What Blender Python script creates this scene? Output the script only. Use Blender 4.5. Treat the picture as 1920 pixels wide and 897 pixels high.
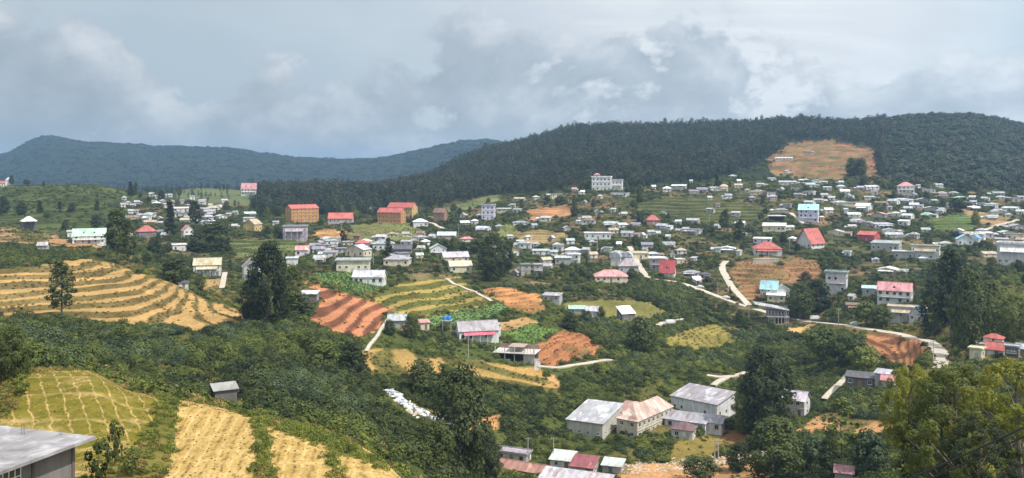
import bpy, math, random
import numpy as np
from math import radians, sin, cos, pi, sqrt, atan2

random.seed(7)
rng = np.random.default_rng(11)
for o in list(bpy.data.objects):
    bpy.data.objects.remove(o)
scene = bpy.context.scene
C = scene.collection

# ------------------------------------------------------------------ camera
F = 1663.0            # focal length in photo pixels (photo is 1920 x 897)
HOR = 330.0           # photo row of the true horizon
CZ = 100.0            # camera height above the scene's zero
cam_data = bpy.data.cameras.new('camera')
cam = bpy.data.objects.new('camera', cam_data)
C.objects.link(cam)
cam.location = (0, 0, CZ)
cam.rotation_euler = (radians(90), 0, 0)
cam_data.sensor_fit = 'HORIZONTAL'
cam_data.sensor_width = 36.0
cam_data.lens = 36.0 * F / 1920.0
cam_data.shift_y = -(448.5 - HOR) / 1920.0
cam_data.clip_start = 0.5
cam_data.clip_end = 30000
scene.camera = cam

# ------------------------------------------------------------------ sky, sun, exposure
SUN_EL, SUN_AZ = radians(56), radians(122)      # azimuth measured from the view direction towards the right
world = bpy.data.worlds.new('World')
scene.world = world
world.use_nodes = True
nt = world.node_tree
nt.nodes.clear()
def N(t, kind, **kw):
    n = t.nodes.new(kind)
    for k, v in kw.items():
        setattr(n, k, v)
    return n
def math_node(t, op, a, b=None, c=None, clamp=False):
    n = N(t, 'ShaderNodeMath', operation=op)
    n.use_clamp = clamp
    for i, v in enumerate((a, b, c)):
        if v is None:
            continue
        if isinstance(v, (int, float)):
            n.inputs[i].default_value = v
        else:
            t.links.new(v, n.inputs[i])
    return n.outputs[0]
def ramp(t, fac, stops):
    n = N(t, 'ShaderNodeValToRGB')
    el = n.color_ramp.elements
    while len(el) < len(stops):
        el.new(0.5)
    for e, (p, c) in zip(el, stops):
        e.position = p
        e.color = (*c, 1) if len(c) == 3 else c
    t.links.new(fac, n.inputs[0])
    return n.outputs[0]
def mixc(t, fac, a, b, mode='MIX'):
    n = N(t, 'ShaderNodeMix', data_type='RGBA', blend_type=mode)
    for key, v in ((0, fac), (6, a), (7, b)):
        if isinstance(v, (int, float)):
            n.inputs[key].default_value = v
        elif isinstance(v, tuple):
            n.inputs[key].default_value = (*v, 1) if len(v) == 3 else v
        else:
            t.links.new(v, n.inputs[key])
    return n.outputs[2]
def noise(t, vec, scale, detail=4, rough=0.5, dist=0.0):
    n = N(t, 'ShaderNodeTexNoise')
    n.inputs['Scale'].default_value = scale
    n.inputs['Detail'].default_value = detail
    n.inputs['Roughness'].default_value = rough
    n.inputs['Distortion'].default_value = dist
    if vec is not None:
        t.links.new(vec, n.inputs['Vector'])
    return n.outputs['Fac']
def mapping(t, vec, scale=(1, 1, 1), loc=(0, 0, 0), rot=(0, 0, 0)):
    n = N(t, 'ShaderNodeMapping')
    n.inputs['Scale'].default_value = scale
    n.inputs['Location'].default_value = loc
    n.inputs['Rotation'].default_value = rot
    t.links.new(vec, n.inputs['Vector'])
    return n.outputs[0]

sky = N(nt, 'ShaderNodeTexSky', sky_type='NISHITA')
sky.sun_disc = False
sky.sun_elevation = SUN_EL
sky.sun_rotation = SUN_AZ
tc = N(nt, 'ShaderNodeTexCoord').outputs['Generated']
SKY = ((3.1, 0.4, 1.7), (0.2, 1.4, 0.6), (2.7, 1.1, 3.3))   # where each layer's pattern starts
# a broken cloud deck over the whole dome: a bright veil, heaped clouds with grey bodies and lit rims gathering towards the horizon
sep = N(nt, 'ShaderNodeSeparateXYZ')
nt.links.new(tc, sep.inputs[0])
el = math_node(nt, 'ABSOLUTE', sep.outputs[2])
veil = noise(nt, mapping(nt, tc, (1.5, 1.5, 2.6), SKY[0]), 1.0, 4, 0.5)
wisp = noise(nt, mapping(nt, tc, (3.0, 3.0, 11.0), SKY[1]), 1.0, 7, 0.55, 0.6)
heap = noise(nt, mapping(nt, tc, (4.2, 4.2, 6.4), SKY[2]), 1.35, 12, 0.58, 0.12)
heap_up = noise(nt, mapping(nt, tc, (4.2, 4.2, 6.4), tuple(a_ + b_ for a_, b_ in zip(SKY[2], (0.10, -0.06, 0.16)))), 1.35, 6, 0.55, 0.12)
fine = noise(nt, mapping(nt, tc, (9.0, 9.0, 15.0), (1.9, 4.2, 0.3)), 1.0, 8, 0.6, 0.2)
bias = math_node(nt, 'MULTIPLY', math_node(nt, 'SUBTRACT', 0.115, el), 1.1)
cover = math_node(nt, 'ADD', heap, bias)
hmask = ramp(nt, cover, [(0.475, (0, 0, 0)), (0.52, (1, 1, 1))])
# rim or body: compare the cloud with itself a little higher towards the light
lit = math_node(nt, 'ADD', math_node(nt, 'MULTIPLY', math_node(nt, 'SUBTRACT', heap, heap_up), 1.5), math_node(nt, 'MULTIPLY', fine, 0.35))
shade = ramp(nt, math_node(nt, 'ADD', lit, 0.28), [(0.20, (3.5, 4.1, 4.6)), (0.46, (4.7, 5.25, 5.75)), (0.74, (7.4, 7.75, 8.0))])
base = ramp(nt, veil, [(0.38, (5.0, 5.9, 6.5)), (0.60, (7.8, 8.1, 8.3))])
base = mixc(nt, ramp(nt, wisp, [(0.5, (0, 0, 0)), (0.66, (0.5,) * 3)]), base, (5.2, 5.7, 6.2))
cl = mixc(nt, hmask, base, shade)
dotn = N(nt, 'ShaderNodeVectorMath', operation='DOT_PRODUCT')
nt.links.new(tc, dotn.inputs[0])
dotn.inputs[1].default_value = (sin(SUN_AZ) * cos(SUN_EL), cos(SUN_AZ) * cos(SUN_EL), sin(SUN_EL))
glow = ramp(nt, math_node(nt, 'MULTIPLY_ADD', dotn.outputs['Value'], 0.5, 0.5), [(0.30, (0.84,) * 3), (1.0, (1.75,) * 3)])   # cloud is brighter towards the sun
cl = mixc(nt, 1.0, cl, glow, 'MULTIPLY')
cl = mixc(nt, 0.92, sky.outputs[0], cl)
bg = N(nt, 'ShaderNodeBackground')
bg.inputs['Strength'].default_value = 0.1
nt.links.new(cl, bg.inputs[0])
wo = N(nt, 'ShaderNodeOutputWorld')
nt.links.new(bg.outputs[0], wo.inputs[0])

sun_data = bpy.data.lights.new('sun', 'SUN')
sun_data.energy = 4.6
sun_data.angle = radians(0.6)
sun_data.color = (1.0, 0.95, 0.87)
sun = bpy.data.objects.new('sun', sun_data)
C.objects.link(sun)
sd = np.array([sin(SUN_AZ) * cos(SUN_EL), cos(SUN_AZ) * cos(SUN_EL), sin(SUN_EL)])
from mathutils import Vector
sun.rotation_euler = Vector(sd).to_track_quat('Z', 'Y').to_euler()
sun.location = (300, 0, 600)

vs = scene.view_settings
vs.view_transform = 'Standard'
vs.look = 'None'
vs.exposure = 0.15
vs.gamma = 1.0
vs.use_curve_mapping = False
scene.cycles.use_denoising = True
scene.cycles.max_bounces = 5
scene.cycles.diffuse_bounces = 2
scene.cycles.glossy_bounces = 2
scene.cycles.transmission_bounces = 2
scene.cycles.transparent_max_bounces = 8
scene.cycles.volume_bounces = 0

# ------------------------------------------------------------------ materials
MATS = {}
def new_mat(name):
    m = bpy.data.materials.new(name)
    m.use_nodes = True
    t = m.node_tree
    b = t.nodes['Principled BSDF']
    b.inputs['Roughness'].default_value = 0.85
    b.inputs['Specular IOR Level'].default_value = 0.2
    MATS[name] = m
    return m, t, b
def bump(t, b, h, strength, distance):
    n = N(t, 'ShaderNodeBump')
    n.inputs['Strength'].default_value = strength
    n.inputs['Distance'].default_value = distance
    t.links.new(h, n.inputs['Height'])
    t.links.new(n.outputs[0], b.inputs['Normal'])
def pos(t):
    return N(t, 'ShaderNodeNewGeometry').outputs['Position']

def painted(name, lo=0.72, hi=1.12, streak=(1.2, 1.2, 0.25), rough=0.8, spec=0.2, metal=0.0, dirt=(0.16, 0.13, 0.10), dirt_amt=0.45, panels=False):
    """a surface in the object's own colour with streaks and dirt"""
    m, t, b = new_mat(name)
    oi = N(t, 'ShaderNodeObjectInfo')
    p = pos(t)
    n1 = noise(t, mapping(t, p, streak), 1.0, 5, 0.6)
    n2 = noise(t, p, 0.35, 5, 0.6)
    v = ramp(t, n1, [(0.3, (lo,) * 3), (0.7, (hi,) * 3)])
    c = mixc(t, 1.0, oi.outputs['Color'], v, 'MULTIPLY')
    if panels:
        vo = N(t, 'ShaderNodeTexVoronoi')
        vo.inputs['Scale'].default_value = 1.0
        t.links.new(mapping(t, N(t, 'ShaderNodeTexCoord').outputs['Object'], (1.0, .35, .35)), vo.inputs['Vector'])
        sq = N(t, 'ShaderNodeSeparateColor')
        t.links.new(vo.outputs['Color'], sq.inputs[0])
        c = mixc(t, 1.0, c, ramp(t, sq.outputs[0], [(0.0, (0.74, 0.73, 0.72)), (0.9, (1.12, 1.12, 1.13))]), 'MULTIPLY')
    d = ramp(t, n2, [(0.5, (0, 0, 0)), (0.72, (dirt_amt,) * 3)])
    c = mixc(t, d, c, dirt)
    t.links.new(c, b.inputs['Base Color'])
    b.inputs['Roughness'].default_value = rough
    b.inputs['Specular IOR Level'].default_value = spec
    b.inputs['Metallic'].default_value = metal
    bump(t, b, n1, 0.25, 0.05)
    return m
painted('wall')
painted('roof', 0.7, 1.15, (0.9, 0.9, 2.2), 0.6, 0.35, 0, (0.20, 0.13, 0.09), 0.4, True)
painted('trim', 0.85, 1.05, (1, 1, 1), 0.6, 0.3, 0, (0.2, 0.18, 0.16), 0.15)
painted('car_paint', 0.95, 1.03, (1, 1, 1), 0.25, 0.5, 0, (0.2, 0.18, 0.16), 0.05)
# old corrugated sheet: bright sheets, dull sheets and rust
m, t, b = new_mat('sheet')
oi = N(t, 'ShaderNodeObjectInfo')
tco = N(t, 'ShaderNodeTexCoord').outputs['Object']
vor = N(t, 'ShaderNodeTexVoronoi')
vor.inputs['Scale'].default_value = 1.0
t.links.new(mapping(t, tco, (0.9, 0.36, 0.36)), vor.inputs['Vector'])
sepc = N(t, 'ShaderNodeSeparateColor')
t.links.new(vor.outputs['Color'], sepc.inputs[0])
pv = ramp(t, sepc.outputs[0], [(0.0, (0.72,) * 3), (0.8, (1.05,) * 3), (0.95, (1.5,) * 3)])
c = mixc(t, 1.0, oi.outputs['Color'], pv, 'MULTIPLY')
rn = noise(t, mapping(t, tco, (0.5, 0.16, 0.16)), 1.0, 7, 0.65)
c = mixc(t, ramp(t, rn, [(0.53, (0, 0, 0)), (0.68, (0.62,) * 3)]), c, (0.24, 0.12, 0.08))
t.links.new(c, b.inputs['Base Color'])
b.inputs['Roughness'].default_value = 0.62
b.inputs['Specular IOR Level'].default_value = 0.2
wv = N(t, 'ShaderNodeTexWave', wave_type='BANDS', bands_direction='X')
wv.inputs['Scale'].default_value = 1.1
t.links.new(tco, wv.inputs['Vector'])
bump(t, b, wv.outputs['Fac'], 0.3, 0.06)
# concrete slab
m, t, b = new_mat('concrete')
p = pos(t)
a1 = noise(t, p, 0.55, 6, 0.62, 0.6)
a2 = noise(t, mapping(t, p, (0.5, 0.12, 1), rot=(0, 0, 0.5)), 1.0, 5, 0.6)
c = ramp(t, a1, [(0.33, (0.17, 0.16, 0.16)), (0.5, (0.27, 0.255, 0.26)), (0.68, (0.43, 0.42, 0.43))])
c = mixc(t, ramp(t, a2, [(0.5, (0, 0, 0)), (0.66, (0.6,) * 3)]), c, (0.26, 0.235, 0.23))
t.links.new(c, b.inputs['Base Color'])
bump(t, b, a1, 0.3, 0.05)
# dark glass
m, t, b = new_mat('glass')
b.inputs['Base Color'].default_value = (0.025, 0.03, 0.035, 1)
b.inputs['Roughness'].default_value = 0.12
b.inputs['Specular IOR Level'].default_value = 0.5
m, t, b = new_mat('dark')
b.inputs['Base Color'].default_value = (0.03, 0.028, 0.027, 1)
m, t, b = new_mat('rubber')
b.inputs['Base Color'].default_value = (0.02, 0.02, 0.02, 1)
m, t, b = new_mat('cable_black')
b.inputs['Base Color'].default_value = (0.045, 0.045, 0.05, 1)
b.inputs['Roughness'].default_value = 0.5
m, t, b = new_mat('bark')
p = pos(t)
c = ramp(t, noise(t, mapping(t, p, (2, 2, 0.5)), 1.0, 5), [(0.3, (0.07, 0.055, 0.042)), (0.7, (0.20, 0.165, 0.13))])
t.links.new(c, b.inputs['Base Color'])
m, t, b = new_mat('stone')
p = pos(t)
c = ramp(t, noise(t, p, 0.9, 5), [(0.3, (0.28, 0.23, 0.18)), (0.7, (0.60, 0.54, 0.46))])
t.links.new(c, b.inputs['Base Color'])
# roads
def road_mat(name, a, bb):
    m, t, b = new_mat(name)
    p = pos(t)
    c = ramp(t, noise(t, p, 0.35, 6, 0.65), [(0.3, a), (0.7, bb)])
    t.links.new(c, b.inputs['Base Color'])
    bump(t, b, noise(t, p, 3.0, 3), 0.3, 0.04)
road_mat('pale_road', (0.36, 0.31, 0.24), (0.56, 0.50, 0.42))
road_mat('concrete_road', (0.26, 0.25, 0.23), (0.40, 0.385, 0.355))
# broken white water
m, t, b = new_mat('white_water')
p = pos(t)
a1 = noise(t, p, 0.9, 6, 0.7, 0.5)
c = ramp(t, a1, [(0.42, (0.05, 0.055, 0.05)), (0.52, (0.55, 0.57, 0.58)), (0.7, (0.82, 0.83, 0.84))])
t.links.new(c, b.inputs['Base Color'])
b.inputs['Roughness'].default_value = 0.35
bump(t, b, a1, 0.8, 0.4)

# ground: colour of the soil or crop comes with the mesh, grain and patches from noise
m, t, b = new_mat('ground')
p = pos(t)
at = N(t, 'ShaderNodeAttribute', attribute_name='Col')
n1 = noise(t, p, 0.045, 6, 0.62)
n2 = noise(t, p, 0.9, 5, 0.7)
v1 = ramp(t, n1, [(0.3, (0.68, 0.72, 0.66)), (0.7, (1.26, 1.2, 1.2))])
v2 = ramp(t, n2, [(0.28, (0.5, 0.5, 0.5)), (0.5, (1.0, 1.0, 1.0)), (0.75, (1.42, 1.38, 1.3))])
c = mixc(t, 1.0, mixc(t, 1.0, at.outputs['Color'], v1, 'MULTIPLY'), v2, 'MULTIPLY')
t.links.new(c, b.inputs['Base Color'])
b.inputs['Roughness'].default_value = 0.95
b.inputs['Specular IOR Level'].default_value = 0.05
bump(t, b, n2, 0.7, 0.5)
# near beds: straw laid in lines along the paths between low green beds
def bed_mat(name, crop, straw, soil, spacing, wide, bend, furrow=0.0):
    m, t, b = new_mat(name)
    p = pos(t)
    sp = N(t, 'ShaderNodeSeparateXYZ')
    wob = N(t, 'ShaderNodeVectorMath', operation='ADD')
    nn = N(t, 'ShaderNodeTexNoise')
    nn.inputs['Scale'].default_value = 0.5
    nn.inputs['Detail'].default_value = 4
    t.links.new(p, nn.inputs['Vector'])
    sc = N(t, 'ShaderNodeVectorMath', operation='SCALE')
    sc.inputs['Scale'].default_value = 0.9
    t.links.new(nn.outputs['Color'], sc.inputs[0])
    t.links.new(p, wob.inputs[0])
    t.links.new(sc.outputs[0], wob.inputs[1])
    t.links.new(wob.outputs[0], sp.inputs[0])
    X, Y = sp.outputs[0], sp.outputs[1]
    s = math_node(t, 'ADD', X, math_node(t, 'MULTIPLY', math_node(t, 'ABSOLUTE', math_node(t, 'SUBTRACT', Y, bend[0])), bend[1]))
    s = math_node(t, 'ADD', s, math_node(t, 'MULTIPLY', Y, bend[2]))
    fr = math_node(t, 'ABSOLUTE', math_node(t, 'SUBTRACT', math_node(t, 'FRACT', math_node(t, 'DIVIDE', s, spacing)), 0.5))
    ln = math_node(t, 'SUBTRACT', 1.0, math_node(t, 'DIVIDE', fr, wide), clamp=True)
    fy = math_node(t, 'ABSOLUTE', math_node(t, 'SUBTRACT', math_node(t, 'FRACT', math_node(t, 'DIVIDE', Y, 7.4)), 0.5))
    ly = math_node(t, 'SUBTRACT', 1.0, math_node(t, 'DIVIDE', fy, 0.07), clamp=True)
    patch = noise(t, mapping(t, p, (0.10, 0.10, 0.1), (2.0, 0.6, 0)), 1.0, 5, 0.6)
    grain = noise(t, p, 2.6, 6, 0.7)
    coarse = noise(t, mapping(t, p, (1.5, 0.6, 1.0)), 1.0, 4, 0.6)
    mid = noise(t, p, 0.55, 5, 0.65)
    lines = math_node(t, 'MULTIPLY', math_node(t, 'MAXIMUM', ln, math_node(t, 'MULTIPLY', ly, 0.55)), ramp(t, mid, [(0.32, (0.1,) * 3), (0.62, (1.3,) * 3)]), clamp=True)
    cc = mixc(t, ramp(t, mid, [(0.35, (0, 0, 0)), (0.62, (1, 1, 1))]), crop[0], crop[1])
    cc = mixc(t, ramp(t, patch, [(0.57, (0, 0, 0)), (0.68, (0.8,) * 3)]), cc, straw)
    cc = mixc(t, lines, cc, straw)
    gap = math_node(t, 'MULTIPLY', math_node(t, 'SUBTRACT', 1.0, math_node(t, 'DIVIDE', math_node(t, 'SUBTRACT', 0.5, fr), 0.16), clamp=True), ramp(t, mid, [(0.40, (furrow,) * 3), (0.62, (0.05,) * 3)]), clamp=True)
    cc = mixc(t, gap, cc, soil)
    dark = ramp(t, math_node(t, 'ADD', math_node(t, 'MULTIPLY', grain, 0.6), math_node(t, 'MULTIPLY', coarse, 0.4)), [(0.36, (0.9,) * 3), (0.49, (0, 0, 0))])
    cc = mixc(t, dark, cc, soil)
    t.links.new(cc, b.inputs['Base Color'])
    b.inputs['Roughness'].default_value = 0.95
    b.inputs['Specular IOR Level'].default_value = 0.05
    bump(t, b, math_node(t, 'ADD', grain, math_node(t, 'MULTIPLY', lines, -0.4)), 0.8, 0.25)
bed_mat('straw_lined_bed', ((0.115, 0.112, 0.013), (0.21, 0.165, 0.028)), (0.52, 0.36, 0.15), (0.09, 0.075, 0.025), 1.75, 0.10, (82.0, 0.55, 0.05))
bed_mat('straw_bed', ((0.40, 0.26, 0.08), (0.50, 0.345, 0.12)), (0.62, 0.43, 0.18), (0.20, 0.12, 0.045), 1.5, 0.17, (60.0, 0.0, 0.18), 0.95)

def leaf_mat(name, dark, light, trans=0.25, scale=0.05):
    m, t, b = new_mat(name)
    p = pos(t)
    oi = N(t, 'ShaderNodeObjectInfo')
    big = noise(t, p, scale, 4, 0.6)
    small = noise(t, p, 0.8, 4, 0.7)
    f = math_node(t, 'ADD', math_node(t, 'MULTIPLY', big, 0.55), math_node(t, 'MULTIPLY', oi.outputs['Random'], 0.45))
    f = math_node(t, 'ADD', math_node(t, 'MULTIPLY', f, 0.62), math_node(t, 'MULTIPLY', small, 0.38))
    c = ramp(t, f, [(0.32, dark), (0.66, light)])
    t.links.new(c, b.inputs['Base Color'])
    b.inputs['Roughness'].default_value = 0.6
    b.inputs['Specular IOR Level'].default_value = 0.25
    tr = N(t, 'ShaderNodeBsdfTranslucent')
    t.links.new(mixc(t, 1.0, c, (1.2, 1.25, 0.6), 'MULTIPLY'), tr.inputs[0])
    ms = N(t, 'ShaderNodeMixShader')
    ms.inputs[0].default_value = trans
    out = t.nodes['Material Output']
    t.links.new(b.outputs[0], ms.inputs[1])
    t.links.new(tr.outputs[0], ms.inputs[2])
    t.links.new(ms.outputs[0], out.inputs[0])
leaf_mat('leaf_dark', (0.016, 0.026, 0.008), (0.085, 0.105, 0.026))
leaf_mat('leaf_mid', (0.030, 0.048, 0.010), (0.150, 0.175, 0.036))
leaf_mat('leaf_bright', (0.060, 0.085, 0.013), (0.22, 0.24, 0.045))
leaf_mat('leaf_yellow', (0.045, 0.066, 0.010), (0.34, 0.325, 0.045), 0.38, 0.22)
leaf_mat('leaf_lime', (0.034, 0.054, 0.010), (0.22, 0.235, 0.040), 0.34, 0.22)
leaf_mat('leaf_mountain_shaded', (0.010, 0.018, 0.013), (0.030, 0.042, 0.026), 0.1, 0.006)  # darker than the other woods: cloud shadow over the mountain put into the leaf colour
leaf_mat('leaf_blue', (0.038, 0.058, 0.026), (0.12, 0.155, 0.062))
leaf_mat('leaf_dry', (0.10, 0.08, 0.022), (0.32, 0.24, 0.075), 0.2)
leaf_mat('straw', (0.36, 0.25, 0.09), (0.66, 0.47, 0.20), 0.2)
leaf_mat('leaf_forest', (0.012, 0.024, 0.012), (0.055, 0.072, 0.030), 0.15, 0.02)
leaf_mat('leaf_gum', (0.024, 0.030, 0.018), (0.085, 0.080, 0.045), 0.15, 0.02)
leaf_mat('leaf_scrub', (0.026, 0.036, 0.018), (0.080, 0.088, 0.044), 0.15, 0.012)
leaf_mat('leaf_crop', (0.040, 0.085, 0.020), (0.090, 0.170, 0.050))

# ------------------------------------------------------------------ terrain
# Height profile of the land along 21 lines of sight. Each pair is (distance in metres, photo row that the ground has there);
# rows turn into heights through the camera height, so every pair is simply a spot height.
PROF = {
 -420: [(6,1300),(30,1060),(62,960),(75,860),(105,702),(130,690),(160,680),(200,662),(240,633),(262,608),(300,545),(340,500),(380,470),(430,460),(480,450),(540,440),(600,428),(700,388),(850,352),(950,352),(1100,356),(1500,365),(2200,350),(3200,308),(3700,318),(9000,327)],
 0: [(6,1300),(30,1060),(62,960),(75,862),(105,700),(130,690),(160,680),(200,665),(240,635),(262,612),(300,545),(340,503),(380,472),(430,462),(480,452),(540,440),(600,428),(700,385),(850,350),(950,352),(1100,358),(1500,367),(2200,350),(3200,289),(3700,302),(9000,327)],
 90: [(6,1300),(30,1060),(62,960),(75,860),(105,698),(130,690),(160,688),(200,670),(240,635),(262,613),(300,548),(338,506),(380,478),(430,465),(480,456),(540,443),(600,429),(700,385),(850,349),(950,351),(1100,358),(1500,367),(2200,350),(3200,256),(3700,272),(9000,327)],
 160: [(6,1300),(30,1060),(62,960),(75,860),(104,700),(130,694),(160,695),(200,676),(240,638),(262,615),(300,552),(335,509),(380,482),(430,467),(480,458),(540,446),(600,431),(700,386),(850,348),(950,350),(1100,358),(1500,367),(2200,350),(3200,265),(3700,285),(9000,327)],
 250: [(6,1300),(30,1060),(62,965),(75,872),(90,778),(97,742),(120,735),(160,730),(195,700),(235,650),(258,620),(300,560),(330,525),(360,505),(400,490),(450,478),(520,462),(600,430),(700,392),(800,372),(850,362),(950,362),(1100,360),(1500,368),(2200,350),(3200,271),(3700,290),(9000,327)],
 300: [(6,1300),(30,1060),(62,965),(75,875),(90,785),(96,750),(120,745),(160,745),(195,715),(235,655),(258,622),(300,572),(330,540),(360,515),(400,500),(450,484),(520,462),(600,430),(700,396),(800,374),(850,364),(950,364),(1100,360),(1500,368),(2200,350),(3200,275),(3700,294),(9000,327)],
 400: [(6,1300),(30,1060),(60,965),(72,885),(88,792),(96,760),(120,765),(160,770),(190,745),(230,670),(258,625),(285,600),(320,578),(380,545),(440,510),(500,478),(560,455),(620,430),(700,405),(850,377),(950,369),(1100,353),(1250,356),(1500,369),(2200,350),(3200,276),(3700,296),(9000,327)],
 500: [(6,1300),(30,1060),(60,970),(70,900),(85,802),(95,776),(120,790),(160,790),(190,765),(230,690),(262,630),(285,608),(330,585),(400,535),(460,500),(530,465),(600,435),(680,412),(760,402),(860,380),(950,364),(1100,362),(1500,373),(2200,355),(3200,287),(3700,305),(9000,327)],
 600: [(6,1300),(30,1060),(60,970),(68,905),(80,835),(88,802),(96,797),(120,810),(160,810),(185,790),(225,720),(265,655),(290,628),(330,580),(380,535),(430,505),(490,478),(540,462),(600,440),(680,418),(760,405),(860,382),(950,362),(1100,362),(1500,375),(2200,355),(3200,298),(3700,312),(9000,327)],
 700: [(6,1300),(30,1060),(60,970),(66,915),(78,852),(84,832),(95,850),(120,850),(160,840),(190,805),(225,755),(265,690),(290,655),(330,610),(375,565),(430,515),(480,490),(540,460),(600,440),(680,418),(760,408),(860,382),(950,362),(1100,360),(1500,372),(2200,352),(3200,297),(3700,310),(9000,327)],
 800: [(6,1300),(30,1060),(60,970),(66,920),(74,892),(85,930),(120,940),(160,900),(190,850),(225,790),(265,715),(300,672),(335,635),(375,590),(430,525),(480,490),(540,462),(600,442),(680,420),(760,398),(850,375),(1000,350),(1200,338),(1500,345),(2200,340),(3200,278),(3700,300),(9000,327)],
 900: [(6,1300),(30,1080),(60,1000),(85,990),(120,985),(160,940),(200,915),(240,865),(265,800),(295,712),(325,665),(350,640),(390,585),(440,530),(490,495),(550,465),(610,440),(680,418),(750,392),(800,378),(1000,340),(1200,305),(1350,290),(1500,300),(2200,312),(3200,262),(3700,290),(9000,327)],
 1000: [(6,1300),(30,1080),(60,1010),(85,1005),(120,1000),(160,970),(200,950),(240,880),(262,830),(285,760),(310,700),(335,670),(360,640),(400,580),(450,535),(500,505),(550,475),(610,440),(680,405),(740,385),(800,370),(1000,320),(1200,282),(1350,266),(1500,275),(2200,300),(3200,275),(3700,300),(9000,327)],
 1100: [(6,1300),(30,1080),(60,1010),(120,1005),(160,1000),(200,980),(240,890),(262,838),(280,790),(300,735),(325,690),(350,665),(380,630),(420,592),(460,540),(505,508),(560,475),(620,435),(680,395),(740,365),(790,354),(1000,302),(1200,262),(1350,243),(1500,255),(2200,292),(3200,300),(9000,327)],
 1200: [(6,1300),(30,1080),(60,1010),(120,1005),(160,1000),(200,970),(235,897),(265,832),(285,780),(305,730),(335,690),(370,655),(410,615),(440,585),(475,540),(510,510),(560,470),(620,430),(690,390),(760,360),(800,351),(1000,302),(1200,262),(1350,243),(1500,255),(2200,292),(3200,300),(9000,327)],
 1300: [(6,1300),(30,1080),(60,1000),(120,990),(160,985),(200,965),(235,897),(265,830),(290,785),(315,735),(345,695),(375,660),(420,625),(445,600),(470,560),(500,530),(550,490),(600,450),(660,410),(730,372),(800,352),(1000,302),(1200,262),(1350,240),(1500,252),(2200,292),(3200,300),(9000,327)],
 1400: [(6,1300),(30,1080),(60,990),(120,980),(160,970),(200,950),(235,888),(265,832),(290,785),(315,745),(345,705),(380,665),(420,635),(445,615),(470,580),(505,520),(540,490),(590,455),(650,415),(730,372),(800,347),(1000,300),(1200,260),(1350,237),(1500,250),(2200,292),(3200,300),(9000,327)],
 1500: [(6,1300),(30,1080),(60,980),(120,965),(160,960),(200,920),(235,870),(262,815),(285,785),(310,745),(340,705),(380,660),(420,625),(450,605),(475,570),(510,510),(545,480),(590,450),(650,410),(730,365),(850,332),(950,302),(1050,274),(1150,258),(1350,231),(1500,244),(2200,292),(3200,300),(9000,327)],
 1600: [(6,1300),(30,1060),(60,970),(100,962),(140,960),(180,930),(220,870),(250,810),(275,770),(300,725),(330,690),(365,640),(400,608),(430,585),(465,550),(505,510),(545,480),(590,455),(640,420),(700,380),(760,354),(850,330),(950,302),(1050,276),(1150,258),(1350,235),(1500,248),(2200,292),(3200,300),(9000,327)],
 1700: [(6,1300),(30,1060),(60,960),(90,955),(130,932),(180,890),(220,830),(250,775),(280,730),(310,690),(340,655),(365,632),(385,605),(410,580),(440,555),(480,525),(530,490),(580,455),(640,415),(700,380),(760,358),(850,326),(1000,282),(1150,242),(1300,219),(1500,236),(2200,292),(3200,300),(9000,327)],
 1800: [(6,1300),(30,1060),(60,955),(90,945),(130,905),(170,840),(205,770),(235,715),(260,680),(290,655),(330,625),(360,590),(400,555),(440,530),(500,500),(560,465),(630,420),(700,385),(770,362),(850,332),(1000,285),(1150,241),(1300,216),(1500,232),(2200,292),(3200,300),(9000,327)],
 1920: [(6,1300),(30,1060),(60,955),(90,935),(130,862),(170,790),(205,735),(235,695),(260,670),(290,640),(330,600),(370,560),(420,525),(480,500),(520,485),(570,455),(630,420),(700,385),(770,365),(850,337),(1000,302),(1150,262),(1300,236),(1500,250),(2200,295),(3200,300),(9000,327)],
 2340: [(6,1300),(30,1060),(60,955),(90,925),(130,850),(170,780),(205,730),(235,690),(260,665),(290,635),(330,595),(370,557),(420,522),(480,497),(520,482),(570,455),(630,425),(700,395),(770,375),(850,355),(1000,330),(1150,305),(1300,290),(1500,295),(2200,305),(3200,310),(9000,327)],
}
def pchip(xk, yk, x):
    xk = np.asarray(xk, float); yk = np.asarray(yk, float)
    h = np.diff(xk); dl = np.diff(yk, axis=0) / (h if yk.ndim == 1 else h[:, None])
    d = np.zeros_like(yk)
    hh = h if yk.ndim == 1 else h[:, None]
    w1 = 2 * hh[1:] + hh[:-1]; w2 = hh[1:] + 2 * hh[:-1]
    same = dl[:-1] * dl[1:] > 0
    with np.errstate(divide='ignore', invalid='ignore'):
        hm = (w1 + w2) / (w1 / dl[:-1] + w2 / dl[1:])
    d[1:-1] = np.where(same, hm, 0)
    d[0] = dl[0]; d[-1] = dl[-1]
    i = np.clip(np.searchsorted(xk, x) - 1, 0, len(xk) - 2)
    s = (x - xk[i]) / h[i]
    H = h[i]
    if yk.ndim > 1:
        s = s[:, None]; H = H[:, None]
    return ((1 + 2 * s) * (1 - s) ** 2) * yk[i] + s * (1 - s) ** 2 * H * d[i] + s * s * (3 - 2 * s) * yk[i + 1] + s * s * (s - 1) * H * d[i + 1]

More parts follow.
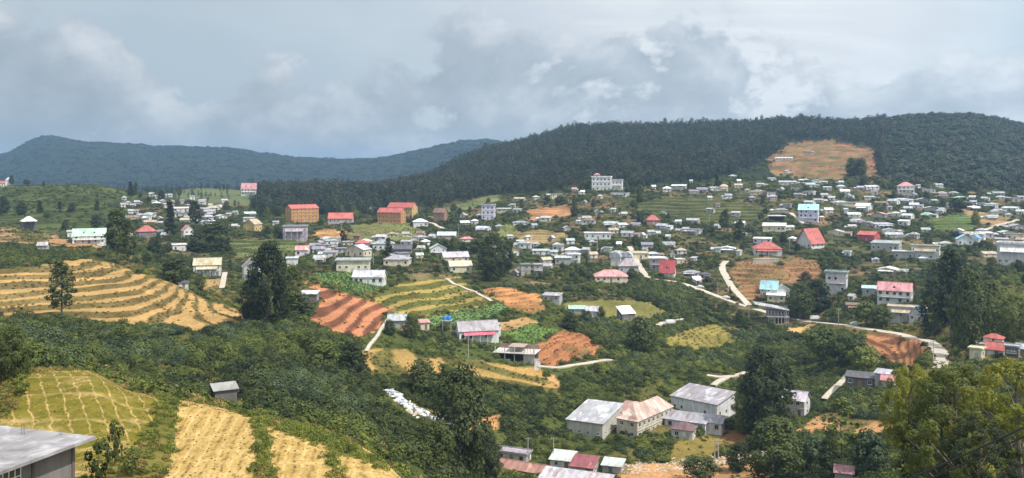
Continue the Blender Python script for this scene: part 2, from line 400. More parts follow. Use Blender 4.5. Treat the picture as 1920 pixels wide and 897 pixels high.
def seg(a, b, n):
    return np.exp(np.linspace(math.log(a), math.log(b), n, endpoint=False))
DG = np.concatenate([seg(6, 60, 34), seg(60, 112, 110), seg(112, 190, 66), seg(190, 760, 560), seg(760, 1600, 130), seg(1600, 9001, 46), [9000.0]])
PG = np.linspace(-420, 2340, 720)
cols = sorted(PROF)
tab = np.stack([pchip(np.log([a for a, _ in PROF[c]]), [b for _, b in PROF[c]], np.log(DG)) for c in cols])
PY = pchip(cols, tab, PG)                       # [column, row]
NI, NJ = PY.shape
D2 = np.broadcast_to(DG[None, :], PY.shape)
P2 = np.broadcast_to(PG[:, None], PY.shape)
X2 = (P2 - 960.0) / F * D2
Z2 = -(PY - HOR) / F * D2                        # relative to the camera

def hash2(ix, iy, seed):
    n = (ix.astype(np.int64) * 374761393 + iy.astype(np.int64) * 668265263 + seed * 1442695041) & 0xFFFFFFFF
    n = ((n ^ (n >> 13)) * 1274126177) & 0xFFFFFFFF
    return ((n ^ (n >> 16)) & 0xFFFF) / 65535.0
def vnoise(x, y, seed=0):
    x0 = np.floor(x); y0 = np.floor(y)
    fx = x - x0; fy = y - y0
    fx = fx * fx * (3 - 2 * fx); fy = fy * fy * (3 - 2 * fy)
    a = hash2(x0, y0, seed); b = hash2(x0 + 1, y0, seed); c = hash2(x0, y0 + 1, seed); d = hash2(x0 + 1, y0 + 1, seed)
    return (a * (1 - fx) + b * fx) * (1 - fy) + (c * (1 - fx) + d * fx) * fy
def fbm(x, y, seed=0, n=4):
    s = 0; a = 1; t = 0
    for k in range(n):
        s = s + a * vnoise(x * 2 ** k, y * 2 ** k, seed + k * 17); t += a; a *= 0.5
    return s / t
def smooth(a, b, x):
    t = np.clip((x - a) / (b - a), 0, 1)
    return t * t * (3 - 2 * t)
def inside(poly, px, py):
    r = np.zeros(px.shape, bool)
    n = len(poly)
    for i in range(n):
        x0, y0 = poly[i]; x1, y1 = poly[(i + 1) % n]
        if y0 == y1:
            continue
        c = ((y0 > py) != (y1 > py)) & (px < (x1 - x0) * (py - y0) / (y1 - y0) + x0)
        r ^= c
    return r
# edges of fields wander a little
jx = (fbm(X2 * 0.06, D2 * 0.06, 5, 3) - 0.5) * 26
jy = (fbm(X2 * 0.06 + 40, D2 * 0.06, 9, 3) - 0.5) * 9
hx_ = (fbm(X2 * 0.28, D2 * 0.28, 15, 2) - 0.5) * 14; hy_ = (fbm(X2 * 0.28 + 9, D2 * 0.28, 19, 2) - 0.5) * 6
QX, QY = P2 + jx + hx_, PY + jy + hy_

# name, label, outline (photo columns and rows of its ground), nearest and farthest distance, terrace step, surface colour, bank colour
FIELDS = [
 ('terraced_field', 'golden stubble terraces wrapping the knoll on the left', [(-420,518),(0,507),(60,502),(120,486),(165,482),(230,500),(280,520),(345,540),(400,566),(440,580),(468,600),(455,612),(400,619),(300,622),(200,602),(100,607),(0,602),(-420,602)], 240, 372, 1.35, (0.42,0.265,0.105), (0.15,0.11,0.042)),
 ('tea_field', 'dark green rows of tea at the left edge', [(-420,468),(0,464),(100,468),(175,478),(150,486),(110,490),(60,505),(0,511),(-420,515)], 345, 470, 0, (0.055,0.075,0.022), None),
 ('terraced_field', 'bare red soil terraces right of the big roadside tree', [(572,528),(640,548),(738,576),(695,625),(660,642),(600,622),(556,600),(590,582),(602,562)], 268, 405, 1.9, (0.47,0.20,0.10), (0.14,0.06,0.034)),
 ('terraced_field', 'olive gold terraces below the flat roofed house', [(690,560),(760,526),(860,517),(890,540),(925,560),(905,574),(800,592),(742,590)], 335, 460, 1.9, (0.34,0.25,0.075), (0.10,0.105,0.028)),
 ('vegetable_field', 'blue green vegetable plot above the blue tank', [(795,596),(940,569),(965,580),(905,604),(850,612),(790,610)], 335, 430, 0, (0.11,0.175,0.058), None),
 ('vegetable_field', 'green vegetable plot above the red terraces', [(580,517),(650,505),(690,512),(715,540),(680,556),(625,540)], 350, 460, 0, (0.12,0.165,0.05), None),
 ('soil_field', 'orange bare soil plot right of the olive gold terraces', [(905,546),(940,537),(1010,553),(1027,580),(990,592),(950,572)], 350, 470, 0.9, (0.47,0.235,0.095), (0.36,0.17,0.07)),
 ('soil_field', 'brown ploughed plot right of the unfinished house', [(1002,652),(1060,614),(1105,628),(1140,652),(1120,664),(1020,690)], 315, 410, 0.8, (0.36,0.155,0.07), (0.25,0.11,0.05)),
 ('vegetable_field', 'small green plot above the brown ploughed plot', [(925,628),(1000,607),(1045,616),(1003,646)], 325, 420, 0, (0.12,0.18,0.045), None),
 ('soil_field', 'tan soil strip beside the blue green plot', [(935,606),(990,597),(1015,604),(962,618),(925,622)], 335, 420, 0, (0.42,0.25,0.11), None),
 ('terraced_field', 'overgrown golden terraces below the pink roofed house', [(660,655),(760,652),(800,668),(850,672),(1000,690),(1035,720),(1050,745),(1000,728),(900,722),(780,704),(690,692)], 262, 340, 1.5, (0.36,0.23,0.08), (0.13,0.115,0.035)),
 ('grass_field', 'striped olive field right of the round dark tree', [(1235,642),(1270,622),(1340,604),(1397,650),(1300,657)], 345, 445, 0.5, (0.24,0.195,0.052), (0.16,0.14,0.038)),
 ('grass_field', 'pale grassy slope above the white roofed shed', [(1060,570),(1120,560),(1215,566),(1260,592),(1180,608),(1080,590)], 395, 480, 0, (0.17,0.155,0.048), None),
 ('terraced_field', 'brown soil terraces inside the road bend', [(1372,492),(1440,482),(1478,508),(1442,556),(1405,562),(1378,522)], 455, 560, 1.7, (0.33,0.175,0.090), (0.19,0.115,0.055)),
 ('terraced_field', 'red brown terraces below the steep red roof', [(1468,486),(1535,486),(1540,524),(1470,528)], 470, 570, 1.8, (0.33,0.165,0.088), (0.22,0.12,0.06)),
 ('terraced_field', 'red brown terraces below the curving road', [(1606,624),(1690,632),(1735,646),(1742,682),(1690,690),(1640,662)], 300, 405, 0.75, (0.37,0.17,0.080), (0.17,0.08,0.042)),
 ('soil_field', 'bare reddish clearing high on the wooded hill', [(1440,300),(1480,270),(1560,262),(1640,282),(1650,345),(1600,352),(1540,335),(1445,330)], 830, 1200, 4.5, (0.29,0.135,0.075), (0.15,0.115,0.055)),
 ('soil_field', 'orange cut bank under the ridge houses', [(983,400),(1010,387),(1072,387),(1080,400),(1000,414)], 590, 780, 1.5, (0.46,0.25,0.13), (0.33,0.16,0.08)),
 ('soil_field', 'tan field in the middle of the town', [(955,437),(1010,430),(1062,440),(1050,452),(965,458)], 540, 680, 1.2, (0.34,0.22,0.11), (0.2,0.16,0.07)),
 ('grass_field', 'light green meadow at the edge of the wood', [(820,393),(925,364),(940,376),(860,398)], 680, 900, 0, (0.15,0.175,0.075), None),
 ('terraced_field', 'green terraced plots left of the big tree', [(425,450),(560,447),(590,468),(560,488),(440,484)], 470, 640, 1.5, (0.14,0.165,0.055), (0.06,0.075,0.025)),
 ('soil_field', 'orange strip field above the grey roofs', [(588,432),(646,430),(650,446),(592,450)], 560, 690, 1.0, (0.47,0.27,0.12), (0.34,0.18,0.08)),
 ('grass_field', 'olive meadow below the orange school blocks', [(650,420),(760,418),(800,432),(770,452),(660,452)], 560, 720, 0, (0.16,0.165,0.06), None),
 ('grass_field', 'green slope right of the tower house', [(930,424),(968,420),(975,440),(935,446)], 590, 720, 0, (0.16,0.18,0.06), None),
 ('grass_field', 'green field patch among the right hand houses', [(1745,412),(1800,400),(1840,412),(1820,432),(1750,428)], 590, 720, 1.4, (0.14,0.19,0.065), (0.07,0.10,0.03)),
 ('soil_field', 'orange soil patch right of the green field patch', [(1800,398),(1850,396),(1890,408),(1880,425),(1845,420)], 600, 740, 0, (0.38,0.24,0.13), None),
 ('terraced_field', 'green terraces below the white hillside block', [(1190,380),(1250,368),(1330,372),(1420,385),(1440,410),(1330,420),(1230,405)], 590, 760, 2.0, (0.115,0.125,0.046), (0.055,0.06,0.024)),
 ('soil_field', 'sandy bank beside the thin tree in the lower right', [(1478,812),(1500,796),(1560,770),(1640,786),(1715,798),(1705,820),(1500,824)], 222, 285, 0, (0.47,0.255,0.115), None),
 ('grass_field', 'muddy olive plot below the factory', [(1240,846),(1290,828),(1345,812),(1360,846),(1300,866),(1250,868)], 222, 285, 0, (0.23,0.175,0.05), None),
 ('soil_field', 'brown muddy plot right of the factory', [(1345,812),(1400,796),(1430,826),(1395,848),(1360,846)], 222, 285, 0, (0.25,0.12,0.055), None),
 ('soil_field', 'stony orange bank along the lower edge', [(1150,876),(1250,866),(1300,866),(1395,848),(1440,840),(1460,940),(1150,940)], 205, 265, 0, (0.42,0.235,0.11), None),
 ('soil_field', 'earth strip with scattered stones left of the green roofs', [(860,800),(930,775),(945,798),(900,815)], 225, 275, 0, (0.42,0.22,0.10), None),
 ('soil_field', 'small soil slip below the unfinished house', [(1020,700),(1035,705),(1056,748),(1040,742)], 265, 320, 0, (0.44,0.25,0.11), None),
 ('soil_field', 'tan building plot beside the main road', [(1485,614),(1525,612),(1530,632),(1490,636)], 395, 450, 0, (0.52,0.32,0.14), None),
 ('soil_field', 'brown terraced earth behind the green roofed house', [(-420,425),(0,425),(90,432),(140,455),(200,462),(190,470),(60,466),(-420,466)], 440, 640, 1.8, (0.33,0.185,0.095), (0.11,0.11,0.035)),
 ('soil_field', 'earth terraces left of the whitewashed steps', [(370,522),(415,522),(412,546),(372,548)], 370, 450, 1.0, (0.34,0.22,0.10), (0.14,0.13,0.045)),
]
BEDS = [
 ('vegetable_bed', 'green bed with straw lines behind the concrete roof', [(-420,800),(0,790),(25,765),(50,702),(100,697),(165,694),(240,714),(297,748),(285,790),(262,838),(180,900),(-420,900)], 66, 112, 'straw_lined_bed'),
 ('vegetable_bed', 'straw covered bed with furrows in the foreground', [(332,752),(365,744),(420,757),(478,780),(476,850),(470,960),(290,960),(318,860)], 58, 112, 'straw_bed'),
 ('vegetable_bed', 'straw covered bed between two grassy banks', [(500,786),(560,802),(606,820),(615,860),(640,960),(520,960),(512,860)], 58, 112, 'straw_bed'),
 ('vegetable_bed', 'lowest straw covered bed beside the ravine trees', [(628,824),(680,836),(760,862),(840,896),(870,960),(690,960),(650,880)], 58, 112, 'straw_bed'),
]
reg = np.zeros(PY.shape, np.int32)
for k, f in enumerate(FIELDS):
    mk = inside(f[2], QX, QY) & (D2 > f[3]) & (D2 < f[4])
    reg[mk & (reg == 0)] = k + 1
NB0 = len(FIELDS) + 1
bx, by = P2 + jx * 0.3 + (fbm(X2 * .9, D2 * .9, 25, 3) - .5) * 22, PY + jy * 0.5 + (fbm(X2 * .9 + 7, D2 * .9, 29, 3) - .5) * 10
for k, f in enumerate(BEDS):
    mk = inside(f[2], bx, by) & (D2 > f[3]) & (D2 < f[4])
    reg[mk] = NB0 + k

# steps between the near beds, falling to the right
near = smooth(50, 60, D2) * (1 - smooth(96, 112, D2))
for c0, c1 in ((300, 318), (484, 500), (612, 636)):
    lean = (PY - 800) * 0.12
    Z2 = Z2 - near * 0.5 * smooth(c0 - 3, c1 + 3, P2 - lean * (0.3 if c0 > 400 else -0.8))
# rough ground
amp = np.interp(D2, [6, 60, 112, 200, 500, 800, 1300, 3000, 9000], [0.3, 0.15, 0.4, 0.9, 0.9, 1.5, 4, 9, 9])
wl = np.interp(D2, [6, 100, 500, 1000, 3000, 9000], [0.12, 0.10, 0.06, 0.03, 0.008, 0.004])
rough = (fbm(X2 * 0.06, D2 * 0.06, 21, 4) - 0.5) * 2
rough_far = (fbm(X2 * 0.011, D2 * 0.011, 31, 5) - 0.5) * 2
isf = smooth(0.2, 0.8, (reg > 0).astype(float))
Z2 = Z2 + np.where(D2 < 900, rough, rough * 0.3 + rough_far) * amp * np.where(reg > 0, 0.25, 1.0) * 1

# terraces: flat treads, steep banks
bank = np.zeros(PY.shape)
soft = np.zeros(PY.shape)
for k, f in enumerate(FIELDS):
    if not f[5]:
        continue
    mk = (reg == k + 1)
    h = f[5]
    wob = (fbm(X2 * 0.035, D2 * 0.035, 60 + k, 3) - 0.5) * h * (0.7 if k == 2 else 1.3)
    if k == 10:
        wob = wob + X2 * .17
    tt = (Z2 + wob) / h
    fl = np.floor(tt); fr = tt - fl
    st = smooth(0.60, 0.92, fr)
    znew = (fl + st) * h - wob
    Z2 = np.where(mk, znew, Z2)
    bank = np.where(mk, smooth(0.56, 0.66, fr) * (1 - smooth(0.93, 0.99, fr)), bank)
# unplanted hillsides in the town are cut into low overgrown steps too
town = (reg == 0) & (D2 > 400) & (D2 < 820)
h = 2.0
wob = (fbm(X2 * 0.02, D2 * 0.02, 90, 3) - 0.5) * 16
tt = (Z2 + wob) / h
fl = np.floor(tt); fr = tt - fl
Z2 = np.where(town, (fl + 0.35 * fr + 0.65 * smooth(0.5, 0.95, fr)) * h - wob, Z2)
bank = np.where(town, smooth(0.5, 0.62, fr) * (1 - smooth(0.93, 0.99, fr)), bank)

# colour of the bare surface
col = np.zeros(PY.shape + (3,))
gn = fbm(X2 * 0.02, D2 * 0.02, 3, 4)[..., None]
gm = fbm(X2 * 0.09, D2 * 0.09, 4, 3)[..., None]
green = np.array((0.066, 0.080, 0.022)); olive = np.array((0.16, 0.125, 0.045)); brown = np.array((0.20, 0.14, 0.075)); dark = np.array((0.022, 0.034, 0.016))
col[:] = green * (0.6 + 0.8 * gm) * (1 - smooth(0.45, 0.68, gn)) + olive * smooth(0.45, 0.68, gn)
tw = smooth(400, 460, D2)[..., None] * (1 - smooth(760, 840, D2))[..., None]
tcol = np.array((0.085, 0.088, 0.036)) * (1 - smooth(0.5, 0.66, gm)) + brown * smooth(0.5, 0.66, gm)
col = col * (1 - tw) + tcol * tw
fr_ = smooth(780, 860, D2)[..., None]
teah = (inside([(-420,340),(0,342),(170,338),(280,350),(250,390),(180,440),(0,440),(-420,440)], P2, PY) & (D2 > 560) & (D2 < 1050))[..., None]
wood = np.array((0.030, 0.040, 0.020))
spur = (inside([(330,336),(480,336),(470,385),(380,392),(330,372)], P2, PY) & (D2 > 800) & (D2 < 1400))[..., None]
col = col * (1 - fr_) + np.where(spur, np.array((0.11, 0.13, 0.06)), wood) * fr_
col = np.where(teah, np.array((0.075, 0.092, 0.030)) * (0.7 + 0.6 * gm), col)
ft = smooth(1500, 2400, D2)[..., None]
col = col * (1 - ft) + np.array((0.022, 0.032, 0.020)) * ft
for k, f in enumerate(FIELDS):
    mk = (reg == k + 1)[..., None]
    c0 = np.array(f[6]) * (0.82 + 0.36 * gm)
    if 'soil' in f[0] or f[3] > 400:
        wd = smooth(.56, .70, fbm(X2 * .07, D2 * .07, 160 + k, 3))[..., None] * .75
        c0 = c0 * (1 - wd) + np.array((0.11, 0.105, 0.04)) * wd
    if f[7]:
        bk = np.array(f[7]) * (0.5 + 1.0 * gm)
        c0 = c0 * (1 - bank[..., None]) + bk * bank[..., None]
    col = np.where(mk, c0, col)
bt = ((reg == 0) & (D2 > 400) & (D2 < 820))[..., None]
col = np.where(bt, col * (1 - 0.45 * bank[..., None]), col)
banks_near = ((reg == 0) & (D2 > 56) & (D2 < 112) & (P2 < 900))[..., None]
col = np.where(banks_near, np.array((0.15, 0.13, 0.035)) * (0.6 + 0.8 * gm), col)

PYF = HOR - F * Z2 / D2                            # row of the finished surface
XW, YW, ZW = X2, D2, Z2 + CZ
vis = np.zeros(PY.shape, bool)
run = np.minimum.accumulate(PYF, axis=1)
vis = PYF < run + 6
cell = (np.gradient(PG)[:, None] / F * D2) * np.gradient(DG)[None, :]

def gz(x, y):
    px = 960 + F * x / y
    i = np.clip((px - PG[0]) / (PG[1] - PG[0]), 0, NI - 1.001); i0 = int(i); a = i - i0
    j0 = int(np.clip(np.searchsorted(DG, y) - 1, 0, NJ - 2)); b = (y - DG[j0]) / (DG[j0 + 1] - DG[j0])
    return (ZW[i0, j0] * (1 - a) + ZW[i0 + 1, j0] * a) * (1 - b) + (ZW[i0, j0 + 1] * (1 - a) + ZW[i0 + 1, j0 + 1] * a) * b
def hit(px, py, dmin=0):
    """where the line of sight through a photo pixel meets the ground"""
    i = np.clip((px - PG[0]) / (PG[1] - PG[0]), 0, NI - 1.001); i0 = int(i); a = i - i0
    c = PYF[i0] * (1 - a) + PYF[i0 + 1] * a
    ok = np.nonzero((c <= py) & (DG >= dmin))[0]
    j = ok[0] if len(ok) else NJ - 1
    if j > 0 and c[j - 1] > py and DG[j - 1] >= dmin:
        w = (c[j - 1] - py) / (c[j - 1] - c[j] + 1e-9)
        y = DG[j - 1] + w * (DG[j] - DG[j - 1])
    else:
        y = DG[j]
    x = (px - 960) / F * y
    return np.array((x, y, gz(x, y)))

# roads are cut into the slope: the ground is levelled along each line
ROADS = dict(
 main=([(1262,528),(1290,535),(1322,546),(1362,562),(1402,576),(1440,586),(1470,596),(1500,601),(1540,606),(1600,613),(1650,621),(1695,629),(1725,637),(1750,648),(1762,660),(1767,676),(1764,700)], 5.0),
 lane_a=([(1362,490),(1354,500),(1357,512),(1370,534),(1384,552),(1404,573)], 3.8),
 lane_b=([(1180,463),(1188,475),(1194,490),(1204,508),(1216,522),(1262,528)], 3.6))
LINES = {}
for rn_, (pts_, wd_) in ROADS.items():
    W_ = np.array([hit(a, b)[:2] for a, b in pts_])
    t_ = np.concatenate([[0], np.cumsum(np.linalg.norm(np.diff(W_, axis=0), axis=1))])
    s_ = np.linspace(0, t_[-1], max(6, int(t_[-1] / 1.2)))
    lx, ly = pchip(t_, W_[:, 0], s_), pchip(t_, W_[:, 1], s_)
    for _ in range(6):
        lx[1:-1] = (lx[:-2] + 2 * lx[1:-1] + lx[2:]) / 4; ly[1:-1] = (ly[:-2] + 2 * ly[1:-1] + ly[2:]) / 4
    lz = np.array([gz(a, b) for a, b in zip(lx, ly)])
    for _ in range(60):
        lz[1:-1] = (lz[:-2] + 2 * lz[1:-1] + lz[2:]) / 4
    LINES[rn_] = (lx, ly, lz, wd_)
for lx, ly, lz, wd_ in LINES.values():
    sel = np.nonzero((XW > lx.min() - 12) & (XW < lx.max() + 12) & (YW > ly.min() - 12) & (YW < ly.max() + 12))
    vx, vy = XW[sel], YW[sel]
    best = np.full(len(vx), 1e9); bz = np.zeros(len(vx))
    for c0 in range(0, len(lx)):
        q = (vx - lx[c0]) ** 2 + (vy - ly[c0]) ** 2
        m_ = q < best
        best[m_] = q[m_]; bz[m_] = lz[c0]
    bl = 1 - smooth(wd_ * .75, wd_ * .75 + 4.5, np.sqrt(best))
    ZW[sel] = ZW[sel] * (1 - bl) + bz * bl
Z2 = ZW - CZ
PYF = HOR - F * Z2 / D2
run = np.minimum.accumulate(PYF, axis=1)
vis = PYF < run + 6

def mesh_from(name, verts, faces, mats=(), fm=None, smooth_shade=False):
    """fast mesh from numpy arrays; faces is (n,4) or (n,3) or a list"""
    me = bpy.data.meshes.new(name)
    if isinstance(faces, np.ndarray):
        n, k = faces.shape
        me.vertices.add(len(verts)); me.vertices.foreach_set('co', np.asarray(verts, np.float32).ravel())
        me.loops.add(n * k); me.loops.foreach_set('vertex_index', faces.astype(np.int32).ravel())
        me.polygons.add(n)
        me.polygons.foreach_set('loop_start', np.arange(0, n * k, k, dtype=np.int32))
        me.polygons.foreach_set('loop_total', np.full(n, k, np.int32))
    else:
        me.from_pydata([tuple(map(float, v)) for v in verts], [], [tuple(f) for f in faces])
    for mname in mats:
        me.materials.append(MATS[mname])
    if fm is not None:
        me.polygons.foreach_set('material_index', np.asarray(fm, np.int32))
    if smooth_shade:
        me.polygons.foreach_set('use_smooth', np.ones(len(me.polygons), bool))
    me.update(calc_edges=True)
    return me
def link(name, me, parent=None, loc=(0, 0, 0), rz=0.0, color=None, scale=None):
    o = bpy.data.objects.new(name, me)
    C.objects.link(o)
    o.location = loc
    if rz:
        o.rotation_euler = (0, 0, rz)
    if parent:
        o.parent = parent
    if color:
        o.color = (*color, 1)
    if scale is not None:
        o.scale = scale if hasattr(scale, '__len__') else (scale,) * 3
    return o
def tag(o, label=None, cat=None, group=None, kind=None):
    for k, v in (('label', label), ('category', cat), ('group', group), ('kind', kind)):
        if v:
            o[k] = v
    return o

idx = np.arange(NI * NJ).reshape(NI, NJ)
quads = np.stack([idx[:-1, :-1], idx[1:, :-1], idx[1:, 1:], idx[:-1, 1:]], -1).reshape(-1, 4)
qreg = reg[:-1, :-1].ravel()
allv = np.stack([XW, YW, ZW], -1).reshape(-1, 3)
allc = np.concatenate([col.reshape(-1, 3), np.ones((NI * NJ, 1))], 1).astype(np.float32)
def ground_piece(name, label, cat, sel, mat):
    q = quads[sel]
    if not len(q):
        return
    used, inv = np.unique(q, return_inverse=True)
    me = mesh_from(name, allv[used], inv.reshape(-1, 4), (mat,), None, True)
    ca = me.color_attributes.new('Col', 'FLOAT_COLOR', 'POINT')
    ca.data.foreach_set('color', allc[used].ravel())
    tag(link(name, me), label, cat, None, 'structure')
far_rows = np.broadcast_to((D2[:-1, :-1] > 1500), (NI - 1, NJ - 1)).ravel()
ground_piece('ground', 'green hillsides and valley floor under the town', 'ground', (qreg == 0) & ~far_rows, 'ground')
ground_piece('mountain', 'long blue wooded mountain behind the town', 'mountain', (qreg == 0) & far_rows, 'ground')
for k, f in enumerate(FIELDS):
    ground_piece(f[0], f[1], 'field', qreg == k + 1, 'ground')
for k, f in enumerate(BEDS):
    ground_piece(f[0], f[1], 'field', qreg == NB0 + k, f[5])

# ------------------------------------------------------------------ builders
class MB:
    def __init__(self):
        self.v, self.f, self.m = [], [], []
    def poly(self, pts, faces, mi=0):
        b = len(self.v)
        self.v += [tuple(p) for p in pts]
        for f in faces:
            self.f.append(tuple(b + i for i in f)); self.m.append(mi)
        return self
    def box(self, x0, x1, y0, y1, z0, z1, mi=0):
        return self.poly([(x0,y0,z0),(x1,y0,z0),(x1,y1,z0),(x0,y1,z0),(x0,y0,z1),(x1,y0,z1),(x1,y1,z1),(x0,y1,z1)],
                         [(3,2,1,0),(4,5,6,7),(0,1,5,4),(1,2,6,5),(2,3,7,6),(3,0,4,7)], mi)
    def slab(self, quad, t, mi=0):
        """a thick sheet: the quad is its top, t metres thick downwards"""
        n = len(quad)
        lo = [(x, y, z - t) for x, y, z in quad]
        fs = [tuple(range(n)), tuple(reversed(range(n, 2 * n)))] + [(i, n + i, n + (i + 1) % n, (i + 1) % n) for i in range(n)]
        return self.poly(list(quad) + lo, fs, mi)
    def tube(self, a, b, r0, r1, n=6, mi=0):
        a, b = Vector(a), Vector(b)
        d = (b - a).normalized()
        u = d.orthogonal().normalized(); w = d.cross(u)
        pts = []
        for c, r in ((a, r0), (b, r1)):
            for k in range(n):
                an = 2 * pi * k / n
                pts.append(c + u * (r * cos(an)) + w * (r * sin(an)))
        fs = [(k, (k + 1) % n, n + (k + 1) % n, n + k) for k in range(n)] + [tuple(reversed(range(n))), tuple(range(n, 2 * n))]
        return self.poly(pts, fs, mi)
    def mesh(self, name, mats):
        me = mesh_from(name, self.v, self.f, mats, self.m)
        return me
_cache = {}
def shared(key, make):
    if key not in _cache:
        _cache[key] = make()
    return _cache[key]
def window_frame_mesh():
    b = MB()
    for x0, x1, z0, z1 in ((-.5, -.42, 0, 1), (.42, .5, 0, 1), (-.42, .42, 0, .07), (-.42, .42, .93, 1), (-.03, .03, .07, .93)):
        b.box(x0, x1, -.06, .04, z0, z1)
    b.box(-.56, .56, -.14, .04, -.07, -.005)
    return b.mesh('window_frame', ('trim',))
def pane_mesh():
    return MB().box(-.45, .45, -.015, .03, .03, .97).mesh('pane', ('glass',))
def plain_window_mesh():
    b = MB()
    b.box(-.42, .42, -.02, .03, .07, .93, 1)
    for x0, x1, z0, z1 in ((-.5, -.42, 0, 1), (.42, .5, 0, 1), (-.42, .42, 0, .07), (-.42, .42, .93, 1)):
        b.box(x0, x1, -.06, .04, z0, z1)
    return b.mesh('window', ('trim', 'glass'))
def door_mesh():
    b = MB()
    b.box(-.5, -.44, -.06, .04, 0, 1); b.box(.44, .5, -.06, .04, 0, 1); b.box(-.44, .44, -.06, .04, .95, 1)
    b.box(-.44, .44, -.02, .03, 0, .95)
    return b.mesh('door', ('trim',))
def handle_mesh():
    return MB().box(.28, .36, -.07, -.02, .44, .5).mesh('handle', ('dark',))

PAL = dict(w=(.44,.45,.46), g=(.31,.31,.33), d=(.11,.11,.12), b=(.23,.15,.11), r=(.50,.135,.115), p=(.56,.27,.27), a=(.42,.70,.78), u=(.17,.36,.72),
           t=(.47,.39,.28), e=(.42,.66,.50), l=(.50,.49,.60), o=(.55,.28,.10), W=(.67,.67,.65), C=(.66,.59,.43), G=(.42,.41,.40), B=(.33,.20,.14),
           O=(.52,.27,.10), Y=(.62,.44,.18), P=(.42,.33,.42), R=(.48,.09,.10), D=(.17,.16,.155), L=(.62,.62,.74), k=(.66,.60,.40), h=(.83,.84,.85), s=(.40,.36,.36), m=(.36,.13,.13))
PLAIN = dict(w='pale tin', g='grey', d='dark', b='brown', r='red', p='pink', a='aqua', u='blue', t='tan', e='pale green', l='lilac', o='orange', k='cream', h='bright white', s='grey', m='maroon')
WALLN = dict(W='white', C='cream', G='grey', B='brick', O='orange', Y='yellow', P='mauve', R='red', D='dark', L='pale lilac')
TYPEN = dict(gable='gabled', gabley='gable-fronted', hip='hipped', flat='flat-roofed', shed='lean-to', vault='vaulted', open='open-sided')

THINGS = []       # (object, px, py, distance, half width px, height px) for spacing, occlusion and labels
LAND = []         # landmarks that other labels refer to: (px, py, short name)
BOXES = []        # (px0, px1, ytop, ybase, d) of buildings
FOOT = []         # (x, y, r) footprints

def empty(name, loc, rz=0):
    o = bpy.data.objects.new(name, None)
    o.empty_display_size = 0.5
    C.objects.link(o)
    o.location = loc
    o.rotation_euler = (0, 0, rz)
    return o
def vary(c, a=0.08):
    k = 1 + random.uniform(-a, a)
    return tuple(min(0.9, max(0.01, x * k * (1 + random.uniform(-a / 3, a / 3)))) for x in c)

